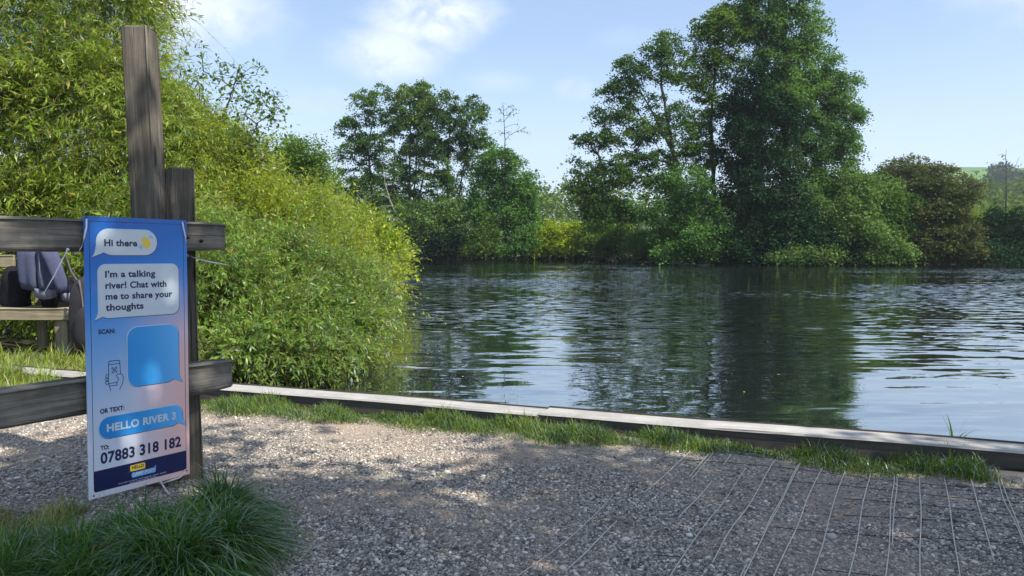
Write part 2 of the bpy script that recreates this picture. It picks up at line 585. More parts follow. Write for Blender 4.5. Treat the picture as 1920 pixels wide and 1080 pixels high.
def water_mat():
    m, t, out = new_mat('river_water')
    pos = t.add('ShaderNodeNewGeometry').outputs['Position']
    s = t.add('ShaderNodeSeparateXYZ')
    t.l.new(pos, s.inputs[0])
    def slopes(scale, detail, mscale, rot):
        n = t.add('ShaderNodeTexNoise')
        t.l.new(t.mapping(pos, scale=mscale, rot=(0, 0, R(rot))), n.inputs['Vector'])
        n.inputs['Scale'].default_value = scale
        n.inputs['Detail'].default_value = detail
        n.inputs['Roughness'].default_value = 0.5
        n.inputs['Distortion'].default_value = 0.3
        return t.vmath('SUBTRACT', n.outputs['Color'], (0.5, 0.5, 0.5))

    def scaled(v, x, y, f):
        v = t.vmath('MULTIPLY', v, (x, y, 0))
        n = t.add('ShaderNodeVectorMath', operation='SCALE')
        t.l.new(v, n.inputs[0])
        t.set(n.inputs['Scale'], f)
        return n.outputs[0]
    patch = t.noise(t.mapping(pos, scale=(0.05, 0.12, 1)), 1.0, 3.0, 0.5)
    streak = t.noise(t.mapping(pos, scale=(0.12, 0.7, 1), rot=(0, 0, R(5))), 1.0, 2.0, 0.5)
    calm = t.smooth(streak, 0.35, 0.62, 0.35, 1.0)
    windy = t.math('MULTIPLY', t.smooth(s.outputs[1], 8.0, 26.0, 0.10, 1.0), t.smooth(patch, 0.38, 0.62, 0.16, 1.0))
    windy = t.math('MULTIPLY', windy, t.smooth(t.math('SUBTRACT', s.outputs[1], t.math('MULTIPLY', t.smooth(s.outputs[0], 8.0, 13.0), 20.0)), 70.0, 30.0))
    lng = scaled(slopes(1.0, 2.0, (0.55, 3.4, 1), 4), 0.10, 0.30, calm)       # long low ripples
    med = scaled(slopes(1.0, 2.0, (2.2, 9.0, 1), -7), 0.06, 0.16, calm)
    chop = scaled(slopes(1.0, 3.0, (2.8, 6.2, 1), 9), 0.55, 1.9, windy)      # wind ruffle farther out
    tot = t.vmath('ADD', t.vmath('ADD', lng, med), chop)
    nrm_ = t.vmath('NORMALIZE', t.vmath('ADD', tot, (0, 0, 1)))
    deep = t.add('ShaderNodeBsdfDiffuse')
    deep.inputs[0].default_value = (0.020, 0.028, 0.026, 1)
    gl = t.add('ShaderNodeBsdfGlossy')
    gl.inputs['Roughness'].default_value = 0.02
    fr = t.add('ShaderNodeFresnel')
    fr.inputs['IOR'].default_value = 1.333
    for n_ in (deep, gl, fr):
        t.l.new(nrm_, n_.inputs['Normal'])
    mx = t.add('ShaderNodeMixShader')
    t.l.new(t.math('POWER', fr.outputs[0], 0.22, clamp=True), mx.inputs[0])
    t.l.new(deep.outputs[0], mx.inputs[1])
    t.l.new(gl.outputs[0], mx.inputs[2])
    t.l.new(mx.outputs[0], out.inputs[0])
    return m


WATER_Z = -0.25
wv = [(-160, 2.0, WATER_Z), (220, 2.0, WATER_Z), (220, 110, WATER_Z), (-160, 110, WATER_Z)]
tag(link('water', np_mesh('water', wv, [(0, 1, 2, 3)]), water_mat()), kind='structure')


def gravel_mat():
    m, t, out = new_mat('gravel_bed')
    pos = t.add('ShaderNodeNewGeometry').outputs['Position']
    vo = t.add('ShaderNodeTexVoronoi')
    t.l.new(pos, vo.inputs['Vector'])
    vo.inputs['Scale'].default_value = 70.0
    vs = t.add('ShaderNodeSeparateColor')
    t.l.new(vo.outputs['Color'], vs.inputs[0])
    n1 = t.noise(pos, 1.1, 4.0, 0.6)
    n2 = t.noise(pos, 22.0, 5.0, 0.7)
    stone = t.ramp(vs.outputs[0], [(0.0, (0.10, 0.085, 0.07)), (0.5, (0.22, 0.195, 0.165)), (1.0, (0.40, 0.36, 0.31))])
    dust = t.mix(n2, (0.22, 0.17, 0.125), (0.42, 0.33, 0.25))
    col = t.mix(t.smooth(n1, 0.40, 0.64, 0.15, 0.85), stone, dust)
    h = t.math('ADD', t.math('MULTIPLY', t.math('SUBTRACT', 1.0, vo.outputs['Distance']), 0.5), n2)
    principled(t, out, col, 0.95, 0.15, bump(t, h, 0.9, 0.012))
    return m


# gravel path: a sheet over the ground up to the grass verge
def verge_w(x):
    """how far the grass reaches in front of the timber"""
    return 0.34 + 0.08 * np.sin(x * 3.1 + 1.0) + 0.05 * np.sin(x * 7.7) - 0.10 * smoothstep(1.2, 2.4, x) + 0.35 * smoothstep(-2.2, -4.5, x)


pxs = np.arange(-9, 9.01, 0.09)
pys = np.linspace(0, 1, 70)
PX, PT = np.meshgrid(pxs, pys)
PEND = (TIM_A + TIM_B * PX) - 0.10
PY = -1.5 + PT * (PEND + 1.5)
pv = np.stack([PX, PY, ground_z(PX, PY) + 0.006], axis=-1).reshape(-1, 3)
tag(link('gravel_path', np_mesh('gravel_path', pv, grid_faces(len(pxs), len(pys)), True), gravel_mat()), kind='structure')


# loose stones
def stones():
    phi = (1 + 5 ** 0.5) / 2
    ico = np.array([(-1, phi, 0), (1, phi, 0), (-1, -phi, 0), (1, -phi, 0), (0, -1, phi), (0, 1, phi), (0, -1, -phi), (0, 1, -phi),
                    (phi, 0, -1), (phi, 0, 1), (-phi, 0, -1), (-phi, 0, 1)]) / math.sqrt(1 + phi * phi)
    ft = np.array([(0, 11, 5), (0, 5, 1), (0, 1, 7), (0, 7, 10), (0, 10, 11), (1, 5, 9), (5, 11, 4), (11, 10, 2), (10, 7, 6), (7, 1, 8),
                   (3, 9, 4), (3, 4, 2), (3, 2, 6), (3, 6, 8), (3, 8, 9), (4, 9, 5), (2, 4, 11), (6, 2, 10), (8, 6, 7), (9, 8, 1)])
    N = 330000
    y = 1.7 + (RNG.random(N) ** 1.35) * 5.3
    x = (RNG.random(N) * 2 - 1) * (0.74 * y + 0.3)
    d = dist_timber(x, y)
    ok = (d < -0.12 - verge_w(x) * (0.35 + 0.75 * RNG.random(N)))
    # thin patches where the soil shows
    pt = np.sin(x * 2.3 + 1.1 * np.sin(y * 1.9)) * np.sin(y * 3.1 + 0.8 * np.sin(x * 1.3))
    ok &= (RNG.random(N) < np.where(pt > 0.35, 0.40, 1.0))
    ok &= (RNG.random(N) < 0.25 + 0.75 * smoothstep(-0.35, -0.95, d + 0.18 * np.sin(x * 4.1) + 0.12 * np.sin(x * 9.7)))
    x, y = x[ok], y[ok]
    n = len(x)
    size = 0.0024 + RNG.gamma(1.8, 0.0013, n)
    big = RNG.random(n) < 0.006
    size[big] *= 2.1
    size = np.minimum(size, 0.024)
    sc = np.stack([size * (0.8 + 0.7 * RNG.random(n)), size * (0.7 + 0.6 * RNG.random(n)), size * (0.35 + 0.45 * RNG.random(n))], axis=-1)
    v = ico[None] * (0.78 + 0.44 * RNG.random((n, 12, 1))) * sc[:, None, :]
    a = RNG.random(n) * 2 * math.pi
    ca, sa = np.cos(a)[:, None], np.sin(a)[:, None]
    vx = v[:, :, 0] * ca - v[:, :, 1] * sa
    vy = v[:, :, 0] * sa + v[:, :, 1] * ca
    tilt = RNG.normal(0, 0.25, (n, 1))
    vz = v[:, :, 2] + vx * tilt
    z0 = ground_z(x, y) + 0.006 + sc[:, 2] * 0.35
    V = np.stack([vx + x[:, None], vy + y[:, None], vz + z0[:, None]], axis=-1).reshape(-1, 3)
    Fc = (np.arange(n)[:, None, None] * 12 + ft[None]).reshape(-1, 3)
    m, t, out = new_mat('loose_stone')
    g = t.add('ShaderNodeNewGeometry')
    rnd = g.outputs['Random Per Island']
    col = t.ramp(rnd, [(0.0, (0.06, 0.056, 0.052)), (0.25, (0.15, 0.135, 0.118)), (0.6, (0.33, 0.295, 0.255)), (0.88, (0.52, 0.465, 0.40)), (1.0, (0.70, 0.66, 0.59))])
    nz = t.noise(g.outputs['Position'], 1.1, 4.0, 0.6)
    col = t.mix(t.smooth(nz, 0.42, 0.66, 0.0, 0.45), col, (0.40, 0.315, 0.24))
    principled(t, out, col, 0.85, 0.25)
    o = link('gravel', np_mesh('gravel', V, Fc), m)
    tag(o, 'loose grey and buff gravel chips covering the path', 'gravel', kind='stuff')


stones()


# ------------------------------------------------------------------ grass
def blades(base, length, width, lean, lean_dir, seg=4, droop=1.0, mat=None, name='grass', up=None):
    """tapered curved blades, each a strip of seg quads"""
    n = len(base)
    t = np.linspace(0, 1, seg + 1)[None, :, None]
    ld = np.stack([np.cos(lean_dir), np.sin(lean_dir), np.zeros(n)], axis=-1)[:, None, :]
    L = length[:, None, None]
    ln = lean[:, None, None]
    c = base[:, None, :] + ld * L * ln * (t ** 1.6) + np.array([0, 0, 1.0]) * L * (t * np.sqrt(np.maximum(0.05, 1 - np.minimum(ln, 1.0) ** 2 * 0.6)) - droop * ln * 0.75 * t ** 2.4)
    sd = RNG.random(n) * 6.283
    side = np.stack([np.cos(sd), np.sin(sd), np.zeros(n)], axis=-1)[:, None, :]
    side = unit(side * 0.6 + np.cross(ld, np.array([0, 0, 1.0])) * np.sign(RNG.random((n, 1, 1)) - 0.5))
    w = width[:, None, None] * (1 - t ** 1.5 * 0.93) * 0.5
    v = np.stack([c - side * w, c + side * w], axis=2)      # n, seg+1, 2, 3
    f0 = (np.arange(n) * (seg + 1) * 2)[:, None] + (np.arange(seg) * 2)[None, :]
    f = np.stack([f0, f0 + 1, f0 + 3, f0 + 2], axis=-1).reshape(-1, 4)
    return v.reshape(-1, 3), f


def grass_obj(name, x, y, lmin, lmax, wid, lean, mat, label, seg=3, kind='stuff', zoff=0.0, parent=None):
    n = len(x)
    base = np.stack([x, y, ground_z(x, y) + zoff], axis=-1)
    L = lmin + (lmax - lmin) * RNG.random(n) ** 1.4
    L = L * (0.72 + 0.42 * np.sin(x * 6.3 + 1.7 * np.sin(y * 5.1 + x)) * np.sin(x * 2.7 + 0.6) + 0.25 * np.sin(x * 17.0 + y * 9.0))
    v, f = blades(base, L, wid * (0.6 + 0.8 * RNG.random(n)), lean * (0.3 + RNG.random(n)), RNG.random(n) * 6.283, seg)
    o = link(name, np_mesh(name, v, f), mat)
    return tag(o, label, 'grass', kind=kind)


# verge in front of the timber
N = 85000
vx = -5.6 + RNG.random(N) * 9.0
tt = RNG.random(N) ** 1.45
clump = 0.60 + 0.40 * np.sin(vx * 5.1 + 1.3 * np.sin(vx * 2.2)) * np.sin(vx * 11.0 + 0.7)
bare = (np.exp(-((vx - 2.75) / 0.22) ** 2) + 0.55 * np.exp(-((vx - 1.42) / 0.12) ** 2) + 0.3 * np.exp(-((vx - 0.75) / 0.1) ** 2))
keep = (RNG.random(N) < 0.35 + 0.65 * clump) & (tt < 0.45 + 0.55 * RNG.random(N)) & (RNG.random(N) > bare) & (vx < 2.62)
vx, tt = vx[keep], tt[keep]
vy = (TIM_A + TIM_B * vx) - (0.05 + tt * verge_w(vx) * 1.1) / TIM_N.y
grass_obj('verge_grass', vx, vy, 0.04, 0.16, 0.0055, 0.65, M['grass'], 'short green grass growing along the foot of the timber edging')

# taller grass in front of the bench
N = 26000
vx = -8.6 + RNG.random(N) * 5.4
vd = -0.85 + RNG.random(N) * 2.1
vy = TIM_A + TIM_B * vx + vd
keep = np.abs(vd - 0.0) > 0.06
vx, vy = vx[keep], vy[keep]
grass_obj('bench_grass', vx, vy, 0.08, 0.34, 0.010, 0.75, M['grass_bank'], 'long pale sunlit grass below the wooden bench')


N = 9000
vx = -6.6 + RNG.random(N) * 2.7
vd = -0.30 + RNG.random(N) * 0.27
vy = TIM_A + TIM_B * vx + vd
grass_obj('tall_grass', vx, vy, 0.12, 0.36, 0.010, 0.8, M['grass_bank'], 'tall grass hiding the timber beam below the bench')


# the two tussocks at the foot of the fence
def tussock(name, centres, n, lmin, lmax, mat, label, mound, outl=0.75, wid=0.0062):
    k = RNG.integers(len(centres), size=n)
    c = np.array(centres)[k]
    a = RNG.random(n) * 6.283
    r = np.sqrt(RNG.random(n))
    x = c[:, 0] + np.cos(a) * r * c[:, 2]
    y = c[:, 1] + np.sin(a) * r * c[:, 2]
    z = ground_z(x, y) + mound * (1 - r ** 2)
    L = (lmin + (lmax - lmin) * RNG.random(n)) * c[:, 3]
    ld = a + RNG.normal(0, 0.7, n)
    ln = np.clip(outl * (0.35 + 0.7 * r) + RNG.normal(0, 0.16, n), 0.08, 1.25)
    v, f = blades(np.stack([x, y, z], -1), L, wid * (0.55 + 0.9 * RNG.random(n)), ln, ld, 6, 1.1)
    o = link(name, np_mesh(name, v, f), mat)
    return tag(o, label, 'grass tussock', 'grass tussocks at the foot of the fence')


tussock('grass_tussock', [(-1.28, 3.02, 0.19, 0.95), (-1.40, 2.86, 0.20, 0.95), (-1.14, 2.90, 0.15, 0.95), (-1.54, 2.98, 0.20, 0.75), (-1.30, 3.28, 0.13, 1.0), (-1.26, 2.74, 0.2, 0.95)], 5600, 0.17, 0.34, M['grass_lush'],
        'large drooping dark green tussock growing in front of the fence posts', 0.06, 1.1, 0.0075)
tussock('grass_tussock', [(-1.72, 2.88, 0.22, 1.0), (-1.98, 2.86, 0.22, 0.9), (-1.60, 2.70, 0.2, 1.0), (-1.86, 2.64, 0.2, 1.1)], 4600, 0.14, 0.30, M['grass_lush'],
        'lower, darker tussock at the bottom corner beneath the lower fence rail', 0.02, 0.95, 0.0062)
N = 5000
vx = -2.75 + RNG.random(N) * 0.75
vy = 3.02 + RNG.random(N) * 0.45
grass_obj('patch_grass', vx, vy, 0.05, 0.16, 0.0045, 0.7, M['grass_dry'], 'low yellowish sunlit grass beside the tussock')


# a young iris and a paler tuft at the right end of the verge
def tuft(name, cx, cy, r, n, lmin, lmax, wid, lean, mat, label, cat, z=0.0):
    a = RNG.random(n) * 6.283
    q = np.sqrt(RNG.random(n)) * r
    x, y = cx + np.cos(a) * q, cy + np.sin(a) * q
    v, f = blades(np.stack([x, y, ground_z(x, y) * (z == 0) + z], -1), lmin + (lmax - lmin) * RNG.random(n), wid * (0.7 + 0.6 * RNG.random(n)), np.clip(lean * (0.3 + RNG.random(n)), 0, 1), a, 5, 0.8)
    tag(link(name, np_mesh(name, v, f), mat), label, cat)


q_ = G(1785, 862)
tuft('grass_tuft', q_.x, q_.y, 0.06, 70, 0.10, 0.26, 0.007, 0.55, M['grass_dry'], 'taller yellow green grass tuft at the right end of the verge', 'grass tuft')
q_ = G(1475, 835)
tuft('grass_tuft', q_.x, q_.y, 0.05, 60, 0.06, 0.15, 0.006, 0.5, M['grass'], 'small upright tuft against the dark face of the timber, mid verge', 'grass tuft')
q_ = G(1800, 800, -0.1)
tuft('iris_plant', q_.x, q_.y + 0.06, 0.03, 7, 0.24, 0.37, 0.016, 0.45, M['grass_lush'], 'small dark bladed waterside plant rising behind the timber edging', 'plant', -0.28)


# ------------------------------------------------------------------ beams
def beam(name, p0, p1, w, d, roll, mat, parent=None, bev=0.008, wob=0.004, seg=14, keep=True, round_end=0.0):
    """squared timber along local Z from p0 to p1; w along local X, d along local Y"""
    p0, p1 = Vector(p0), Vector(p1)
    ax = (p1 - p0)
    L = ax.length
    ax.normalize()
    bm = bmesh.new()
    rings = []
    ph = random.random() * 9
    for i in range(seg + 1):
        z = L * i / seg
        k = 1.0
        if round_end and i in (seg,):
            k = 1.0 - round_end
        ox = wob * math.sin(z * 3.1 + ph)
        oy = wob * math.cos(z * 2.3 + ph * 2)
        ring = []
        hw, hd = w / 2 * k, d / 2 * k
        for (sx, sy) in ((-1, -1), (1, -1), (1, 1), (-1, 1)):
            j = random.uniform(-1, 1) * wob * 0.5
            ring.append(bm.verts.new((sx * (hw - bev) + ox + j, sy * hd + oy, z)) if sx * sy > 0 else
                        bm.verts.new((sx * hw + ox, sy * (hd - bev) + oy + j, z)))
            ring.append(bm.verts.new((sx * hw + ox, sy * (hd - bev) + oy + j, z)) if sx * sy > 0 else
                        bm.verts.new((sx * (hw - bev) + ox + j, sy * hd + oy, z)))
        rings.append(ring)
    # small chamfer rings at both ends
    for ring, dz, at in ((rings[0], -bev, 0), (rings[-1], bev, len(rings))):
        new = [bm.verts.new((v.co.x * (1 - 2.2 * bev / w), v.co.y * (1 - 2.2 * bev / d), v.co.z + dz)) for v in ring]
        rings.insert(at if at == 0 else len(rings), new)
    for a, b in zip(rings[:-1], rings[1:]):
        for k in range(8):
            bm.faces.new((a[k], a[(k + 1) % 8], b[(k + 1) % 8], b[k]))
    bm.faces.new(rings[0][::-1])
    bm.faces.new(rings[-1])
    me = bm_mesh(name, bm)
    o = link(name, me, mat, parent, keep)
    q = ax.to_track_quat('Z', 'Y') @ Euler((0, 0, roll)).to_quaternion()
    o.matrix_basis = Matrix.LocRotScale(p0, q, None)
    return o


def oriented_beam(name, p0, p1, xdir, w, d, mat, parent=None, **kw):
    """beam whose width w runs along xdir"""
    ax = (Vector(p1) - Vector(p0)).normalized()
    x = Vector(xdir) - ax * ax.dot(Vector(xdir))
    x.normalize()
    y = ax.cross(x)
    o = beam(name, p0, p1, w, d, 0, mat, parent, **kw)
    m = Matrix((x, y, ax)).transposed().to_4x4()
    o.matrix_basis = Matrix.Translation(Vector(p0)) @ m
    return o


# ------------------------------------------------------------------ fence and sign
U = Vector((0.5625, 0.8268, 0))
NF = Vector((0.8268, -0.5625, 0))       # the side of the fence the sign hangs on
S0 = P(353, 650, 3.75)                  # right edge of the sign
S0.z = 0


def on_fence(px, py, off):
    """point on the vertical plane parallel to the fence, off metres behind the sign, at photo pixel"""
    o = Vector((0, 0, EYE))
    d = P(px, py, 1.0) - o
    q = S0 - NF * off
    k = (q - o).dot(NF) / d.dot(NF)
    return o + d * k


fence = empty('wooden_fence', on_fence(340, 915, 0.17) * 1.0, 'weathered wooden fence with two rails and two posts, holding the blue sign', 'fence')
fence.location.z = 0


def rail(y_end_top, y_end_bot, px_end, px_far_tl, lift):
    off = 0.012 + 0.05
    a = on_fence(px_end, (y_end_top + y_end_bot) / 2, off)
    h = (on_fence(px_end, y_end_top, 0.02).z - on_fence(px_end, y_end_bot, 0.02).z)
    b = a - U * 3.2
    b.z = lift if lift is not None else a.z
    return a, b, h


a, b, h = rail(418, 470, 414, 0, None)
b.z = a.z + 0.01
r1 = oriented_beam('rail', b, a, (0, 0, 1), h * 1.02, 0.085, M['rail'], fence, bev=0.012, wob=0.003, seg=22, round_end=0.07)
a, b, h = rail(668, 727, 427, 0, None)
b.z = a.z - 0.01
r2 = oriented_beam('rail', b, a, (0, 0, 1), h * 0.98, 0.095, M['rail'], fence, bev=0.014, wob=0.004, seg=22, round_end=0.09)
# posts
OFF = 0.012 + 0.10 + 0.075
top = on_fence(262, 56, OFF)
mid = on_fence(279, 400, OFF)
bot = top + (mid - top) * ((top.z + 0.15) / (top.z - mid.z))
t1 = beam('post', bot, top, 0.128, 0.128, math.atan2(U.y, U.x) - R(20), M['post'], fence, bev=0.007, wob=0.003, seg=16)
t1['label'] = 'taller post standing well above the sign'
top = on_fence(335, 318, OFF)
mid = on_fence(347, 700, OFF)
bot = top + (mid - top) * ((top.z + 0.15) / (top.z - mid.z))
t2 = beam('post', bot, top, 0.125, 0.118, math.atan2(U.y, U.x) + R(15), M['post'], fence, bev=0.008, wob=0.004, seg=16)
t2['label'] = 'shorter split post at the rail ends'
# dark raised discs on the upper rail's end: painted hole shade, and a knot
for px, py, s in ((378, 452, 0.010), (353, 446, 0.006)):
    c = on_fence(px, py, 0.017)
    bmh = bmesh.new()
    bmesh.ops.create_cone(bmh, cap_ends=True, segments=8, radius1=s, radius2=s * 0.8, depth=0.010)
    o = link('hole_knot_mark', bm_mesh('hole_knot_mark', bmh), M['iron_hole'], fence)
    o.matrix_basis = Matrix.LocRotScale(c, NF.to_track_quat('Z', 'Y'), None)

# sign geometry from its corners in the photo
PXC = [(153, 403), (347, 412), (353, 888), (163, 938)]
C3 = [on_fence(px, py, 0.0) for px, py in PXC]
SIGN_W = ((C3[1] - C3[0]).dot(U) + (C3[2] - C3[3]).dot(U)) / 2
SIGN_H = ((C3[0].z - C3[3].z) + (C3[1].z - C3[2].z)) / 2
SIGN_O = (C3[3] + C3[0]) / 2
SIGN_O = Vector((SIGN_O.x, SIGN_O.y, (C3[3].z + C3[2].z) / 2))
TILT = math.atan2((C3[1].z + C3[2].z) - (C3[0].z + C3[3].z), 2 * SIGN_W)


def homography(src, dst):
    A = []
    for (x, y), (u, v) in zip(src, dst):
        A.append([x, y, 1, 0, 0, 0, -u * x, -u * y, -u])
        A.append([0, 0, 0, x, y, 1, -v * x, -v * y, -v])
    _, _, vt = np.linalg.svd(np.array(A, dtype=float))
    return vt[-1].reshape(3, 3)


HM = homography(PXC, [(0, SIGN_H), (SIGN_W, SIGN_H), (SIGN_W, 0), (0, 0)])


def uv(px, py):
    q = HM @ np.array([px, py, 1.0])
    return q[0] / q[2], q[1] / q[2]


M['panel'] = gradient_print('sign_gradient', 'panel')
M['bubble_blue'] = gradient_print('blue_bubble_print', 'bubble')
sign = empty('sign', SIGN_O, 'tall blue and pink printed sign hanging on the fence', 'sign')
sign.rotation_euler = Euler((0, -TILT, math.atan2(U.y, U.x)), 'XYZ')


def flat_poly(name, pts, layer, mat, parent):
    bm = bmesh.new()
    vs = [bm.verts.new((x, -0.0006 * layer, z)) for x, z in pts]
    bm.faces.new(vs)
    bm.normal_update()
    if bm.faces[:][0].normal.y > 0:
        bmesh.ops.reverse_faces(bm, faces=bm.faces[:])
    bmesh.ops.triangulate(bm, faces=bm.faces[:])
    me = bpy.data.meshes.new(name)
    bm.to_mesh(me)
    bm.free()
    return link(name, me, mat, parent, False)


def arc(cx, cz, r, a0, a1, n=10):
    return [(cx + r * math.cos(R(a0 + (a1 - a0) * i / n)), cz + r * math.sin(R(a0 + (a1 - a0) * i / n))) for i in range(n + 1)]


def bubble_pts(x0, x1, z0, z1, r, tail, grow=0.0):
    x0, x1, z0, z1, r = x0 - grow, x1 + grow, z0 - grow, z1 + grow, r + grow
    pts = arc(x1 - r, z1 - r, r, 0, 90) + arc(x0 + r, z1 - r, r, 90, 180)
    if tail == 'bl':
        tw = r * 0.55
        pts += [(x0, z0 + r * 0.75), (x0 - 0.004 - grow, z0 + r * 0.25), (x0 - 0.014 - grow * 1.5, z0 - 0.006 - grow), (x0 + tw * 0.4, z0 + 0.004 - grow * .3), (x0 + tw, z0 + r * 0.22)]
        pts += arc(x0 + r * 1.25, z0 + r, r, 245, 270, 4)
    else:
        pts += arc(x0 + r, z0 + r, r, 180, 270)
    if tail == 'br':
        tw = r * 0.5
        pts += arc(x1 - r * 1.2, z0 + r, r, 270, 295, 4)
        pts += [(x1 - tw, z0 + r * 0.22), (x1 - tw * 0.3, z0 + 0.004 - grow * .3), (x1 + 0.014 + grow * 1.5, z0 - 0.006 - grow), (x1 + 0.003 + grow, z0 + r * 0.3), (x1, z0 + r * 0.7)]
    else:
        pts += arc(x1 - r, z0 + r, r, 270, 360)
    return pts


def box_uv(l, r_, t, b):
    """left, right as px x at mid height; top and bottom as (x,y) px points"""
    zt = sum(uv(*p)[1] for p in t) / len(t)
    zb = sum(uv(*p)[1] for p in b) / len(b)
    return uv(*l)[0], uv(*r_)[0], zb, zt


DG = None


def lettering(body, start, end, cap_px, layer, mat, parent, bold=0.034, name='lettering'):
    cu = bpy.data.curves.new('lettering', 'FONT')
    cu.body = body
    cu.size = 1.0
    cu.offset = bold
    cu.resolution_u = 4
    cu.space_character = 1.05
    tmp = bpy.data.objects.new('lettering', cu)
    COL.objects.link(tmp)
    dg = bpy.context.evaluated_depsgraph_get()
    me = bpy.data.meshes.new_from_object(tmp.evaluated_get(dg))
    bpy.data.objects.remove(tmp)
    bpy.data.curves.remove(cu)
    n = len(me.vertices)
    co = np.empty(n * 3)
    me.vertices.foreach_get('co', co)
    co = co.reshape(-1, 3)
    u0, v0 = uv(*start)
    u1, v1 = uv(*end)
    vb = (v0 + v1) / 2
    cap = uv(start[0], start[1] - cap_px)[1] - v0
    sx = (u1 - u0) / (co[:, 0].max() - co[:, 0].min())
    new = np.stack([u0 + (co[:, 0] - co[:, 0].min()) * sx, np.full(n, -0.0006 * layer), vb + co[:, 1] * cap / 0.70], -1)
    me.vertices.foreach_set('co', new.ravel().astype(np.float32))
    me.update()
    me.name = 'lettering'
    me.materials.clear()
    o = link(name, me, mat, parent, False)
    return o


def box_mesh(x0, x1, y0, y1, z0, z1, bev=0.0):
    bm = bmesh.new()
    bmesh.ops.create_cube(bm, size=1.0)
    for v in bm.verts:
        v.co = Vector((x0 + (v.co.x + .5) * (x1 - x0), y0 + (v.co.y + .5) * (y1 - y0), z0 + (v.co.z + .5) * (z1 - z0)))
    if bev:
        bmesh.ops.bevel(bm, geom=bm.edges[:], offset=bev, segments=2, affect='EDGES')
    return bm


